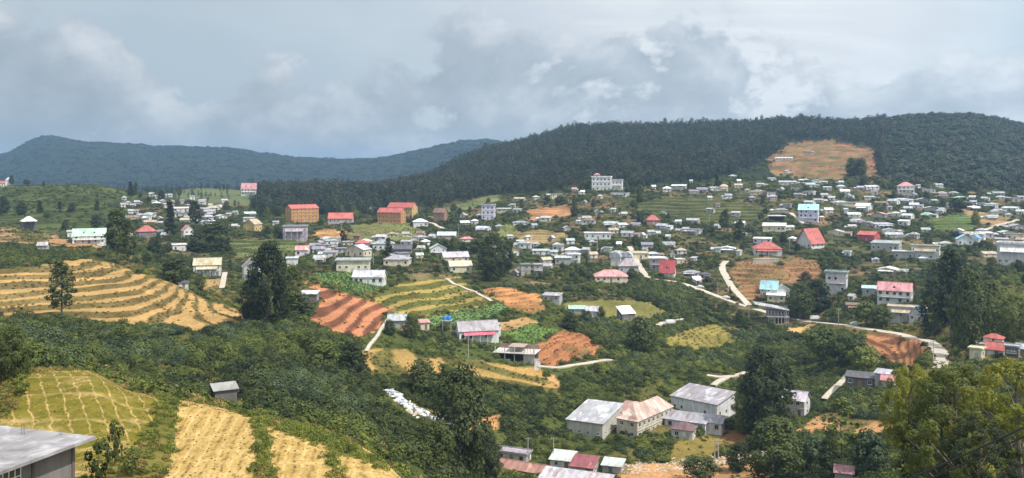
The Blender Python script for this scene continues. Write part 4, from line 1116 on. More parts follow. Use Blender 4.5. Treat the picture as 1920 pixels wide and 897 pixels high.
# --- house still being built: frame, half walls, poles on the upper deck, stair
def unfinished():
    P = hit(970, 680)
    d = P[1]; s = d / F
    root = empty('unfinished_house', (P[0], P[1] + 5, P[2]), radians(-14))
    w, dp, fh = 15.0, 9.0, 3.4
    link('plinth', MB().box(-w/2, w/2, -dp/2, dp/2, -4, 0).mesh('plinth', ('wall',)), root, color=(.40,.37,.34))
    for f in range(2):
        z = f * fh
        link('floor_slab', MB().box(-w/2-.5, w/2+.4, -dp/2-.6, dp/2+.4, z + fh - .25, z + fh - .01).mesh('slab', ('wall',)), root, color=(.58,.54,.50)) if f == 0 else None
        for i in range(5):
            for j in (0, 1):
                x = -w/2 + .2 + (w - .4) * i / 4; y = -dp/2 + .2 + (dp - .4) * j
                if f == 0:
                    link('column', MB().box(x-.17, x+.17, y-.17, y+.17, 0, fh-.252).mesh('column', ('wall',)), root, color=(.50,.46,.43))
                else:
                    link('column', MB().box(x-.15, x+.15, y-.15, y+.15, fh, fh + (1.6 if i % 2 else 2.1)).mesh('column', ('wall',)), root, color=(.50,.46,.43))
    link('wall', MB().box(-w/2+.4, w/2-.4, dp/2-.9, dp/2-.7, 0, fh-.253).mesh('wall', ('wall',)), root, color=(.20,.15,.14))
    link('wall', MB().box(-w/2+.4, -1.5, -dp/2+.05, -dp/2+.25, 0, 1.0).mesh('wall', ('wall',)), root, color=(.45,.42,.40))
    link('wall', MB().box(3.4, w/2-.4, -dp/2+.05, -dp/2+.25, 0, fh-.254).mesh('wall', ('wall',)), root, color=(.46,.43,.42))
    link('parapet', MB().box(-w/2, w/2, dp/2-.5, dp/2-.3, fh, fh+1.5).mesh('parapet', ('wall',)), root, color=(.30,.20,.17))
    for k in range(14):
        x = -w/2 + .6 + (w - 1.2) * k / 13
        link('prop_pole', MB().tube((x, -dp/2+.6, fh), (x + random.uniform(-.15,.15), -dp/2+.6, fh + random.uniform(1.3, 2.2)), .06, .05, 5).mesh('pole', ('bark',)), root)
    link('deck', MB().box(-2.6, 3.4, -dp/2+.9, dp/2-1.0, fh+1.9, fh+2.02).mesh('deck', ('wall',)), root, color=(.40,.32,.24))
    for k in range(9):
        link('stair_step', MB().box(w/2+.45, w/2+2.2, -dp/2-.4-k*.55, -dp/2+.15-k*.55, -2.6, fh*.2-k*.3).mesh('step', ('wall',)), root, color=(.60,.54,.50))
    tag(root, 'half built concrete house with bare columns and upper deck of poles', 'house')
    register(root, 970, 680, d, 75, 52, 'house', None, 'the unfinished house')
unfinished()
# --- blue water tanks on a stand
def tanks():
    P = hit(838, 624)
    root = empty('tank_stand', tuple(P), 0)
    for x in (-1.6, 1.6):
        for y in (-1, 1):
            link('leg', MB().box(x-.12, x+.12, y-.12, y+.12, -1, 4.8).mesh('leg', ('wall',)), root, color=(.35,.33,.31))
    link('platform', MB().box(-2, 2, -1.3, 1.3, 4.8, 5.0).mesh('platform', ('wall',)), root, color=(.5,.48,.46))
    tag(root, 'concrete stand carrying two blue tanks beside the vegetable plot', 'tank stand')
    register(root, 838, 624, P[1], 22, 34, 'tank', None, 'the blue tanks')
    b = MB()
    prof = [(0, 0), (.85, 0), (.9, .15), (.86, .5), (.92, .6), (.86, .9), (.92, 1.0), (.85, 1.35), (.45, 1.6), (.4, 1.72), (0, 1.75)]
    n = 14
    pts = [(r * cos(2*pi*k/n), r * sin(2*pi*k/n), z) for r, z in prof for k in range(n)]
    fs = [(i*n+k, i*n+(k+1)%n, (i+1)*n+(k+1)%n, (i+1)*n+k) for i in range(len(prof)-1) for k in range(n)]
    me = b.poly(pts, fs).mesh('tank', ('car_paint',))
    lid = MB().tube((0,0,1.751),(0,0,1.86),.42,.38,12).mesh('lid', ('dark',))
    for x, l in ((-.95, 'left one of two round blue water tanks on the stand'), (.95, 'right one of two round blue water tanks on the stand')):
        o = link('water_tank', me, None, (P[0]+x, P[1], P[2]+5.01), 0, (.05,.22,.62))
        link('lid', lid, o)
        tag(o, l, 'water tank', 'blue water tanks on the stand')
tanks()
# --- long grey roof on tall stilts at the road junction
def stilt_house():
    P = hit(1452, 606)
    d = P[1]; s = d / F
    root = empty('stilt_house', tuple(P), radians(-6))
    W = 62 * s; H = 30 * s
    sl = MB().slab([(-W*.6, -2.5, H+1.6), (W*.42, -2.5, H-1.2), (W*.42, 4.5, H-.6), (-W*.6, 4.5, H+2.2)], .3)
    link('roof', sl.mesh('roof', ('sheet',)), root, color=(.36,.35,.38))
    link('wall', MB().box(-W*.2, W*.38, 1.0, 4.2, H*.45, H-1.6).mesh('wall', ('wall',)), root, color=(.25,.23,.25))
    link('floor_slab', MB().box(-W*.24, W*.42, -2.2, 4.4, H*.40, H*.45-.01).mesh('floor_slab', ('wall',)), root, color=(.45,.44,.45))
    for k in range(7):
        x = -W*.2 + W*.58*k/6
        for y in (-2.0, 4.0):
            link('stilt', MB().box(x-.14, x+.14, y-.14, y+.14, -3, H*.40-.005).mesh('stilt', ('wall',)), root, color=(.42,.41,.42))
        link('post', MB().box(x-.1, x+.1, -2.1, -1.9, H*.45, H-1.25-.1*k).mesh('post', ('wall',)), root, color=(.42,.41,.42))
    for k in range(6):
        x = -W*.2 + W*.58*k/6
        link('window', shared('pw', plain_window_mesh), root, (x+.9, .99, H*.55), 0, PAL['L'], (1.2, 1, 1.3))
    tag(root, 'house on tall grey stilts under a long sagging roof by the junction', 'house')
    register(root, 1447, 608, d, 70, 44, 'house', None, 'the stilt house')
stilt_house()
# retaining wall under the soft red roof
P = hit(1432, 494)
o = link('retaining_wall', MB().box(-6.5, 9, -.3, .3, -2, 2.6).mesh('retaining_wall', ('wall',)), None, tuple(P), 0, (.45,.42,.36))
link('coping', MB().box(-6.7, 9.2, -.45, .45, 2.604, 2.8).mesh('coping', ('wall',)), o, color=(.72,.68,.6))
tag(o, 'stone retaining wall below the house with soft red roof', 'wall')

# ------------------------------------------------------------------ every other roof: column, row of its middle, width in photo pixels, roof, walls
FILL = '''230 385 10 g W;240 381 11 w W;250 386 10 w W;257 380 9 w G;285 365 9 w W;296 370 12 w W;308 368 9 g G;318 367 9 w W;290 380 10 g G;306 378 12 w W;322 379 10 w W
245 397 10 w W;255 398 9 g G;276 411 17 w W2;288 403 10 w W;299 411 12 w W;243 440 10 w W;300 436 9 w C;307 442 8 w W;338 394 25 h W;352 386 9 g G;378 380 16 g W;395 386 9 w W;412 389 10 h W
386 395 12 w W;393 403 11 g G;415 407 18 w Wy;429 404 9 w W;392 417 32 l W;442 400 11 g G;468 402 24 e W;440 425 9 w W;517 420 13 w W;360 371 9 g W;341 379 9 g G;372 398 9 b B;350 411 10 g G;262 405 9 g W;233 372 9 w W
697 391 10 w W2;716 393 9 g G;868 404 9 w W;890 416 12 h W;945 395 22 w C;962 386 11 g G;871 419 17 h G;906 430 28 l L;936 426 13 g G;811 445 14 w L;876 450 24 p C;798 455 16 h W;790 467 15 w W
776 453 11 g G;786 481 17 w C;670 446 15 b B;650 459 22 w W;628 452 24 g G;612 450 18 w W;608 466 28 g G;640 471 22 g G;620 478 26 g W;905 446 9 w W;918 447 9 w W;956 446 13 w W;898 405 10 w W;590 462 16 g G;600 486 20 w W
975 374 21 t G;1005 371 15 w C;1044 367 21 g C;1077 356 9 p W;1092 361 9 h W;1096 380 9 g G;1163 366 30 g W;1125 369 8 w W;1225 351 9 h W;970 396 18 w W;976 419 26 g W;1001 424 12 w W;1063 429 16 w G;1100 410 16 w W
1146 421 28 w C;1192 423 15 g G;1272 417 13 w W;1286 431 11 w W;1205 442 11 h W;1220 437 17 g G;1233 439 9 w W;1253 445 9 w W;1161 459 9 h W;1213 461 20 g G;1253 459 22 g W;976 456 15 w W;1003 459 12 w W
1044 460 15 w G;1069 453 17 w W;1014 474 28 w W;968 477 11 w W;967 513 12 w G;1028 501 18 w W;1224 478 24 w W;1261 479 9 w W;1210 470 12 g G;990 446 12 w W;1035 447 10 w G;1296 341 6 w W;1316 356 22 g G;1337 355 14 w W
1357 352 15 t C2;1385 340 9 h W;1374 331 14 w W;1401 358 9 w W;1425 347 16 w W;1420 360 24 g G;1476 343 28 w W;1502 340 8 h W;1535 340 28 w W;1520 363 15 h W;1551 354 15 w W;1576 343 11 w W;1497 366 15 g G;1575 381 30 w We
1300 415 24 w G;1297 435 36 w W;1480 428 17 w W;1486 449 12 h W;1567 437 30 w C;1601 404 19 h W;1605 416 18 w W;1597 426 15 w W;1586 396 8 w W;1541 411 9 k Y;1363 468 28 h W;1386 475 9 w W;1346 469 9 w W
1301 488 10 w W;1296 513 34 w G;1322 517 20 d D;1305 525 15 h W;1590 477 12 h W;1430 452 28 w L;1600 577 26 b D;1598 558 12 w W;1632 352 27 w W;1613 353 11 w G;1721 350 9 w W;1740 359 26 w W;1759 348 18 w W
1766 363 18 w G;1788 363 15 w W;1801 372 24 e W;1823 371 11 w W;1846 373 10 w W;1876 371 15 w W;1690 376 42 w W;1731 376 26 w G;1630 372 19 w W;1620 389 28 h W2;1650 404 26 p G;1606 403 20 w W;1610 417 28 g G
1652 424 44 l W;1668 434 22 w W;1675 442 28 w W;1735 432 15 w W;1797 434 18 h W;1745 392 22 w G;1738 403 20 e W;1692 399 10 w W;1825 390 24 h W;1858 387 22 w W;1872 396 15 w W;1896 392 28 w W;1913 398 14 w W
1891 404 12 w W;1860 408 20 w C;1906 426 32 g G;1886 438 30 w G;1913 443 22 w W;1878 452 22 w G;1852 478 34 t C;1731 486 15 h G;1665 508 34 h G;1643 488 9 w W;1703 392 14 w W;1668 390 12 g W;1780 385 12 w W;1840 385 10 w W
1330 372 10 w G;1450 370 12 w G;1465 356 10 w W;1545 367 14 w W;1560 372 10 w W;1410 372 12 g G;1447 337 14 w W;1470 298 26 w W;1515 286 12 w G;1478 322 12 w W;1590 368 12 w W;1640 362 12 w W;1712 366 14 w W;1800 358 10 w W;1905 375 14 w W
1120 398 10 w G;1150 395 9 w W;1170 402 10 w G;1245 400 12 g W;1330 395 12 w G;1380 402 14 w G;1345 385 10 b G;1140 470 14 w W;1100 470 14 w G;1110 455 10 w W;930 466 14 w W;945 480 14 g W;900 470 10 w W;760 440 12 w C;735 440 12 t C;1345 425 10 w W;1395 440 12 w W
'''
n_fill = 0
for item in FILL.replace('\n', ';').split(';'):
    q = item.split()
    if len(q) != 5:
        continue
    px, py, w = float(q[0]), float(q[1]), float(q[2])
    two = '2' in q[4]
    P = hit(px, py + 5)
    w *= random.uniform(1.0, 1.3)
    hm = (random.uniform(2.9, 3.7) + (2.6 if two else 0))
    hp = max(hm * F / P[1], 5.5)
    yb = py + hp * .5
    typ = 'hip' if 'e' in q[4] else 'gabley' if 'y' in q[4] else ('flat' if two and random.random() < .6 else random.choices(['gable', 'hip', 'shed', 'flat', 'gabley'], [.38, .2, .2, .1, .12])[0])
    place(px - w / 2, px + w / 2, yb - hp, yb, typ, q[3], q[4][0], 2 if two else 1, random.choice([-1, 1]) * random.uniform(2, 28), None, None, dr=random.uniform(.6, .9),
          rmat='sheet' if random.random() < .7 else None, over=random.uniform(.3, .6), porch=(w > 18 and random.random() < .4), annex=random.choice([0, 0, 1, -1]), group='small houses scattered over the hillside town')
    n_fill += 1

# more small roofs where the town is thickest
CLUSTERS = [([(1560,352),(1700,345),(1920,368),(1920,470),(1780,470),(1600,440)], 26), ([(960,415),(1280,400),(1300,500),(1000,500)], 16), ([(235,362),(330,358),(480,392),(470,420),(250,425)], 14),
            ([(590,445),(800,445),(820,490),(600,490)], 8), ([(1290,345),(1600,340),(1600,425),(1300,440)], 16)]
for poly_, want in CLUSTERS:
    m_ = inside(poly_, P2, PYF) & vis & (reg == 0) & (D2 > 440) & (D2 < 860)
    ii, jj = np.nonzero(m_)
    got_ = 0
    for q in rng.permutation(len(ii))[:3000]:
        x, y = XW[ii[q], jj[q]], YW[ii[q], jj[q]]
        wm = random.uniform(6.5, 11.5)
        if any((fx - x) ** 2 + (fy - y) ** 2 < (fr_ * .8 + wm * .75) ** 2 for fx, fy, fr_ in FOOT):
            continue
        px, py = 960 + F * x / y, PYF[ii[q], jj[q]]
        w = wm * F / y
        hp = random.uniform(2.9, 4.2) * F / y
        place(px - w / 2, px + w / 2, py - hp, py, random.choices(['gable', 'hip', 'shed', 'flat'], [.4, .25, .25, .1])[0], random.choice('wwwgghbt'), random.choice('WWWGCL'), 1,
              random.choice([-1, 1]) * random.uniform(2, 30), None, None, dr=random.uniform(.6, .9), rmat='sheet' if random.random() < .7 else None, annex=random.choice([0, 0, 1, -1]), dmin=y - 3,
              group='small houses scattered over the hillside town')
        got_ += 1
        if got_ >= want:
            break

# ------------------------------------------------------------------ roads, paths, stream
PATHPTS = []
def ribbon(name, pts, width, mat, label, cat, lift=.16, dmin=0, kind='structure', jag=0.0):
    W_ = [hit(a, b, dmin)[:2] for a, b in pts]
    W_ = np.array(W_)
    t = np.concatenate([[0], np.cumsum(np.linalg.norm(np.diff(W_, axis=0), axis=1))])
    n = max(4, int(t[-1] / 1.2))
    s = np.linspace(0, t[-1], n)
    x = pchip(t, W_[:, 0], s); y = pchip(t, W_[:, 1], s)
    tx, ty = np.gradient(x), np.gradient(y)
    L = np.hypot(tx, ty) + 1e-9
    nx, ny = -ty / L, tx / L
    rows = 5
    zc = []
    for k in range(n):
        zc.append(max(gz(x[k] + nx[k] * o * width, y[k] + ny[k] * o * width) for o in (-.5, -.25, 0, .25, .5)))
    zc = np.array(zc)
    for _ in range(10):
        zz = zc.copy(); zz[1:-1] = (zc[:-2] + 2 * zc[1:-1] + zc[2:]) / 4; zc = np.maximum(zz, zc * .6 + zz * .4)
    v, f = [], []
    for k in range(n):
        wk = width * (1 + jag * (random.random() - .5))
        for q, o in enumerate((-.5, -.5, -.2, .2, .5, .5)):
            dz = -1.6 if q in (0, 5) else (0.05 if q in (2, 3) else 0)
            v.append((x[k] + nx[k] * o * wk, y[k] + ny[k] * o * wk, zc[k] + lift + dz))
        PATHPTS.append((x[k], y[k], width * .5 + .3))
        if k % 3 == 0:
            pp, qq = 960 + F * x[k] / y[k], HOR - F * (zc[k] - CZ) / y[k]
            BOXES.append((pp - 3, pp + 3, qq - 4, qq + 2.5, y[k]))
    for k in range(n - 1):
        for q in range(5):
            a = k * 6 + q
            f.append((a, a + 1, a + 7, a + 6))
    o = link(name, mesh_from(name, v, f, (mat,)))
    tag(o, label, cat, None, kind)
    return o
def road(key, i0, i1, mat, label):
    lx, ly, lz, wd_ = LINES[key]
    lx, ly, lz = lx[i0:i1], ly[i0:i1], lz[i0:i1]
    tx, ty = np.gradient(lx), np.gradient(ly)
    L = np.hypot(tx, ty) + 1e-9
    nx, ny = -ty / L, tx / L
    v, f = [], []
    n = len(lx)
    for k in range(n):
        wk = wd_ * (1 + .16 * (random.random() - .5))
        for q, o in enumerate((-.5, -.5, -.2, .2, .5, .5)):
            v.append((lx[k] + nx[k] * o * wk, ly[k] + ny[k] * o * wk, lz[k] + (-.5 if q in (0, 5) else .30 if q in (2, 3) else .22)))
        PATHPTS.append((lx[k], ly[k], wd_ * .5 + .3))
        if k % 3 == 0:
            pp, qq = 960 + F * lx[k] / ly[k], HOR - F * (lz[k] - CZ) / ly[k]
            BOXES.append((pp - 3, pp + 3, qq - 4, qq + 1.5, ly[k]))
    for k in range(n - 1):
        for q in range(5):
            a_ = k * 6 + q
            f.append((a_, a_ + 1, a_ + 7, a_ + 6))
    tag(link('road', mesh_from('road', v, f, (mat,))), label, 'road', None, 'structure')
road('main', 0, None, 'pale_road', 'main road descending from the town and curving down on the right')
road('lane_a', 0, None, 'pale_road', 'pale lane climbing past the brown terraces')
road('lane_b', 0, None, 'pale_road', 'pale lane between the twin vaults and the crimson roof')
ribbon('path', [(1008,690),(1040,690),(1075,685),(1110,680),(1145,675)], 2.6, 'pale_road', 'cream path leaving the unfinished house to the right', 'path')
ribbon('path', [(1326,704),(1345,707),(1370,706),(1400,698)], 2.6, 'pale_road', 'sandy path behind the right warehouse', 'path')
ribbon('path', [(1372,706),(1352,714),(1336,724)], 2.4, 'pale_road', 'short sandy spur dropping to the right warehouse', 'path')
ribbon('path', [(422,512),(419,526),(416,542)], 2.4, 'pale_road', 'whitewashed steps below the grey gable house', 'path', .3)
ribbon('path', [(836,523),(860,536),(882,546),(905,557),(922,566)], 1.7, 'pale_road', 'stepped path along the olive gold terraces', 'path', .3)
ribbon('path', [(803,418),(818,424),(836,430)], 3.0, 'pale_road', 'short pale lane right of the white bungalow', 'path', .3)
ribbon('path', [(1830,437),(1855,429),(1880,422),(1908,414)], 3.0, 'pale_road', 'tan lane climbing through the right hand town', 'path', .3)
ribbon('path', [(1482,400),(1494,410),(1508,420)], 3.0, 'pale_road', 'pale lane below the pale blue roof', 'path', .3)
ribbon('path', [(1545,752),(1575,722),(1590,705)], 2.2, 'pale_road', 'sandy track beside the long dark hut', 'path', .25)
ribbon('path', [(686,660),(700,640),(720,610),(742,590)], 1.2, 'pale_road', 'narrow footpath along the right side of the red terraces', 'path', .2)
ribbon('path', [(1232,612),(1252,604),(1285,600)], 3.0, 'pale_road', 'sandy yard track beside the parked van', 'path', .25)
st = ribbon('stream', [(728,735),(745,748),(762,762),(785,772),(802,784),(818,792),(842,806)], 3.0, 'white_water', 'white mountain stream tumbling through the ravine', 'stream', .35, 150, 'structure', .8)

# ------------------------------------------------------------------ cars, poles, cables, small things
def car_meshes(L, Wd, Hh, van):
    prof = ([(-.5,.18),(-.5,.62),(-.46,.98),(.30,1.0),(.44,.62),(.5,.56),(.5,.18)] if van else
            [(-.5,.20),(-.5,.58),(-.34,.64),(-.22,.97),(.12,1.0),(.28,.66),(.48,.56),(.5,.20)])
    n = len(prof)
    pts = [(x*L, s*Wd/2*(1 if z < .7 else .86), z*Hh) for s in (-1, 1) for x, z in prof]
    body = MB().poly(pts, [tuple(range(n)), tuple(reversed(range(n, 2*n)))] + [(i, n+i, n+(i+1)%n, (i+1)%n) for i in range(n)]).mesh('car_body', ('car_paint',))
    g = MB()
    for s in (-1, 1):
        y = s * (Wd/2*.93 + .015)
        x0, x1 = (-.42, .30) if van else (-.24, .18)
        q = [(x0*L, y, .66*Hh), (x1*L, y, .66*Hh), ((x1-.07)*L, y - s*.06, .92*Hh), ((x0+.04)*L, y - s*.06, .92*Hh)]
        g.poly(q, [(0,1,2,3)])
    glass = g.mesh('car_window', ('glass',))
    wheel = MB().tube((0,-.11,0),(0,.11,0),.32,.32,12).mesh('wheel', ('rubber',))
    rim = MB().tube((0,-.12,0),(0,.12,0),.18,.18,8).mesh('rim', ('trim',))
    return body, glass, wheel, rim
def car(px, py, L, van, yaw, colr, label, dmin=0):
    P = hit(px, py, dmin)
    Wd, Hh = 1.75, (2.0 if van else 1.45)
    body, glass, wheel, rim = shared(('car', L, van), lambda: car_meshes(L, Wd, Hh, van))
    root = empty('van' if van else 'car', (P[0], P[1], P[2] + .38), radians(yaw))
    link('body', body, root, color=colr)
    link('side_window', glass, root)
    for sx in (-.32, .32):
        for sy in (-1, 1):
            w = link('wheel', wheel, root, (sx*L, sy*(Wd/2-.08), .32))
            link('rim', rim, w, color=(.6,.6,.6))
    tag(root, label, 'van' if van else 'car', 'vehicles on the roads')
    register(root, px, py, P[1], L*F/P[1], Hh*F/P[1], 'car', None)
car(1604, 611, 4.4, False, -8, (.80,.80,.80), 'white car on the main road left of the verandah house')
car(1528, 601, 5.2, True, -6, (.82,.82,.80), 'white van on the main road right of the stilt house')
car(1257, 609, 4.6, True, 6, (.80,.79,.76), 'white van parked on the sandy yard by the round tree')
car(1361, 561, 4.2, False, -24, (.78,.78,.78), 'white car on the road where the pale lane joins')
car(1313, 541, 4.0, False, -20, (.70,.70,.68), 'pale car on the road below the crimson roof')
car(1447, 589, 4.2, True, -16, (.75,.75,.78), 'pale van on the road in front of the stilt house')
def pole(px, py, hpx, label, dmin=0):
    P = hit(px, py, dmin)
    H = hpx * P[1] / F
    root = empty('utility_pole', tuple(P))
    link('shaft', MB().tube((0,0,-1),(0,0,H),.16,.10,8).mesh('shaft', ('wall',)), root, color=(.45,.43,.40))
    link('crossarm', MB().box(-.9,.9,-.06,.06,H-.5,H-.38).mesh('crossarm', ('wall',)), root, color=(.30,.28,.26))
    for x in (-.8, 0, .8):
        link('insulator', MB().tube((x,0,H-.38),(x,0,H-.2),.05,.04,6).mesh('insulator', ('trim',)), root, color=PAL['h'])
    tag(root, label, 'pole', 'utility poles')
    register(root, px, py, P[1], 3, hpx, 'pole', None)
pole(1346, 553, 24, 'thin utility pole beside the main road below the brown terraces')
pole(1404, 612, 44, 'tall utility pole left of the stilt house')
pole(1474, 612, 40, 'utility pole at the right side of the stilt house')
pole(1572, 612, 34, 'utility pole on the main road left of the white car')
pole(1750, 682, 44, 'utility pole beside the curving concrete road')
pole(1340, 862, 38, 'thin pole left of a pair on the muddy plot', 200)
pole(1347, 864, 40, 'thin pole right of a pair on the muddy plot', 200)
pole(878, 672, 48, 'thin pole in front of the pink grey house')
pole(990, 868, 48, 'thin pole behind the rust striped shed', 200)
for px_, py_, h_ in ((700,500,26),(790,492,24),(1000,470,22),(1120,470,22),(1200,500,26),(1290,470,20),(1480,470,22),(1560,455,20),(1650,430,20),(1700,520,26),(1790,420,18),(1860,440,20),(640,440,20),(430,440,20),(860,440,20),(1330,420,18)):
    pole(px_, py_, h_, None)
    THINGS[-1]['desc'] = 'thin utility pole'
pole(1038, 870, 50, 'thin pole left of the mint roofed shed', 200)
# three service cables crossing the lower right corner, a few metres in front of the viewer
def cable(p0, d0, p1, d1, sag, r, label):
    a = np.array(((p0[0]-960)/F*d0, d0, CZ-(p0[1]-HOR)/F*d0)); b = np.array(((p1[0]-960)/F*d1, d1, CZ-(p1[1]-HOR)/F*d1))
    n = 40
    ring = 6
    v, f = [], []
    for k in range(n + 1):
        s = k / n
        c = a * (1 - s) + b * s
        c[2] -= sag * 4 * s * (1 - s)
        for q in range(ring):
            v.append((c[0], c[1] + r * cos(2*pi*q/ring), c[2] + r * sin(2*pi*q/ring)))
    for k in range(n):
        for q in range(ring):
            f.append((k*ring+q, k*ring+(q+1)%ring, (k+1)*ring+(q+1)%ring, (k+1)*ring+q))
    tag(link('cable', mesh_from('cable', v, f, ('cable_black',))), label, 'cable', 'service cables')
cable((1560, 955), 27, (2040, 744), 19, .10, .024, 'upper one of the two thick cables in the lower right corner')
cable((1580, 962), 27, (2040, 762), 19, .10, .021, 'lower one of the two thick cables in the lower right corner')
cable((1740, 965), 24, (2040, 800), 17, .05, .016, 'thin separate cable nearest the lower right corner')
# white concrete post by the ravine, boulders by the stream
P = hit(62, 668, 112)
o = link('concrete_post', MB().poly([(-.3,-.3,-1),(.3,-.3,-1),(.3,.3,-1),(-.3,.3,-1),(-.22,-.22,1.9),(.22,-.22,1.9),(.22,.22,1.9),(-.22,.22,1.9)], [(0,1,5,4),(1,2,6,5),(2,3,7,6),(3,0,4,7),(4,5,6,7)]).mesh('concrete_post', ('wall',)), None, tuple(P), .3, PAL['h'])
link('cap', MB().box(-.3,.3,-.3,.3,1.903,2.05).mesh('cap', ('wall',)), o, color=PAL['h'])
tag(o, 'short white concrete post among the shrubs at the far left', 'post')

# ------------------------------------------------------------------ foliage
def leaf_quads(cent, nrm, size):
    n = len(cent)
    r = rng.normal(size=(n, 3))
    u = np.cross(nrm, r); u /= np.linalg.norm(u, axis=1, keepdims=True) + 1e-9
    w = np.cross(nrm, u)
    sz = size * rng.uniform(.6, 1.35, (n, 1))
    asp = rng.uniform(.55, 1.0, (n, 1))
    A = u * sz; B_ = w * sz * asp
    v = np.stack([cent - A, cent + B_ * .9 - A * .1, cent + A, cent - B_ * .9 + A * .1], 1).reshape(-1, 3)
    return v, np.arange(4 * n).reshape(-1, 4)
def crown_points(clumps, n, rc, out=.75):
    """leaves spread through clumps: clumps is (k,4) centre and radius factor"""
    k = len(clumps)
    pick = rng.integers(0, k, n)
    d = rng.normal(size=(n, 3)); d /= np.linalg.norm(d, axis=1, keepdims=True)
    rad = rng.uniform(.35, 1.0, (n, 1)) ** .5
    c = clumps[pick, :3] + d * rad * clumps[pick, 3:4] * rc * np.array((1, 1, .75))
    mid_ = clumps[:, :3].mean(0) * np.array((1, 1, .7))
    e = (c - mid_); e = e / (np.linalg.norm(e, axis=1, keepdims=True) + 1e-6)
    nr = d * out * .7 + e * .8 + rng.normal(size=(n, 3)) * .4 + np.array((0, 0, .25))
    nr /= np.linalg.norm(nr, axis=1, keepdims=True)
    return c, nr
def limb(b, a, c, r0, r1, n=5):
    b.tube(a, c, r0, r1, n)
def tree_meshes(kind, mat, seed):
    global rng
    keep = rng; rng = np.random.default_rng(seed)
    rr = random.Random(seed)
    spec = dict(  # height, crown radius, first leaves at, clumps, clump radius, leaves, leaf size, trunk radius
        broad=(10, 4.2, .28, 26, 1.6, 2200, .34, .28), dense=(11, 3.4, .08, 34, 1.5, 2600, .34, .25), euc=(17, 3.6, .25, 30, 1.25, 2400, .32, .26),
        thin=(14, 2.6, .40, 18, .95, 900, .28, .14), column=(11, 1.7, .05, 26, .95, 1500, .30, .18), hero=(15, 7.5, .12, 80, 1.05, 20000, .14, .45), crown=(15, 6.5, .42, 60, 1.05, 14000, .14, .35),
        big=(19, 6.2, .06, 70, 1.9, 6500, .34, .42), sapling=(4.5, 1.7, .15, 12, .8, 700, .22, .08), bare=(5, 1.6, .5, 5, .4, 50, .2, .1), scrub=(5, 2.6, .0, 18, 1.2, 1300, .27, .1))
    H, R, lo, nc, rc, nl, ls, tr = spec[kind]
    cl = []
    b = MB()
    bend = [0, 0]
    pts = [(0, 0, -1.2)]
    for k in range(1, 7):
        bend[0] += rr.uniform(-.035, .035) * H * .4; bend[1] += rr.uniform(-.035, .035) * H * .4
        pts.append((bend[0], bend[1], H * .9 * k / 6))
    for k in range(6):
        limb(b, pts[k], pts[k+1], tr * (1 - .14 * k), tr * (1 - .14 * (k + 1)), 7)
    for k in range(nc):
        h = lo + (1 - lo) * (k + .5 + rr.uniform(-.4, .4)) / nc
        t_ = (h - lo) / (1 - lo)
        if kind in ('euc', 'thin'):
            prof = .55 + .45 * sin(pi * (t_ ** .8)) - .35 * t_
        elif kind == 'column':
            prof = 1 - .8 * t_
        elif kind in ('dense', 'big', 'hero', 'crown', 'scrub'):
            prof = sin(pi * (.18 + .78 * t_)) ** .7
        else:
            prof = sin(pi * (.12 + .8 * t_)) ** .8
        an = k * 2.399 + rr.uniform(-.5, .5)
        ra = R * prof * (rr.uniform(.35, 1.0) ** .6)
        c = (bend[0] * h + ra * cos(an), bend[1] * h + ra * sin(an), H * h * (1 - rc * .3 / H))
        cl.append((*c, rr.uniform(.65, 1.25)))
        if k % 2 == 0 or kind in ('thin', 'bare', 'euc'):
            zb = max(.12 * H, c[2] - ra * .7 - .03 * H)
            q = min(5, int(zb / (H * .9) * 6)); f_ = zb / (H * .9) * 6 - q
            a0 = tuple(pts[q][i] * (1 - f_) + pts[q+1][i] * f_ for i in range(3)) if q < 6 else pts[6]
            a0 = (a0[0], a0[1], zb)
            limb(b, a0, c, tr * .35 * (1 - .5 * h), tr * .08, 4)
    cl = np.array(cl)
    c, nr = crown_points(cl, nl, rc)
    c[:, 2] = np.maximum(c[:, 2], .15)
    v, f = leaf_quads(c, nr, ls)
    res = (b.mesh('trunk', ('bark',)), mesh_from('crown', v, f, (mat,)), H, R + rc * .5)
    rng = keep
    return res
TREEN = dict(broad='spreading', dense='dense round', euc='tall narrow', thin='thin airy', column='slim columnar', big='big leafy', sapling='small', bare='bare', scrub='low bushy', hero='large leafy', crown='large leafy')
MATN = dict(leaf_dark='dark', leaf_mid='green', leaf_bright='light green', leaf_yellow='yellow green', leaf_blue='bluish', leaf_dry='brownish', leaf_lime='lime green')
def tree(px, py, hpx, wpx, kind, mat='leaf_dark', label=None, var=0, dmin=0, name='tree', depth=None):
    if depth:
        x = (px - 960) / F * depth
        P = np.array((x, depth, gz(x, depth)))
        py2 = HOR - F * (P[2] - CZ) / depth
        hpx = hpx + (py2 - py); 
    else:
        P = hit(px, py, dmin)
    trk, crn, H, R = shared(('tree', kind, mat, var), lambda: tree_meshes(kind, mat, 100 + hash((kind, var)) % 1 + var * 7 + len(kind) * 31))
    s = P[1] / F
    sz = hpx * s / H; sx = wpx * s / (2 * R)
    root = empty(name, tuple(P), random.uniform(0, 6.28))
    for nm, me in (('trunk', trk), ('crown', crn)):
        link(nm, me, root, scale=(sx, sx, sz))
    tag(root, label, 'tree', None if label else 'trees among the houses')
    THINGS.append(dict(o=root, px=px, py=py - hpx * .4, d=P[1], kind='tree', desc=None if label else '%s %s tree' % (TREEN[kind], MATN[mat])))
    FOOT.append((P[0], P[1], 1.2))
    return root
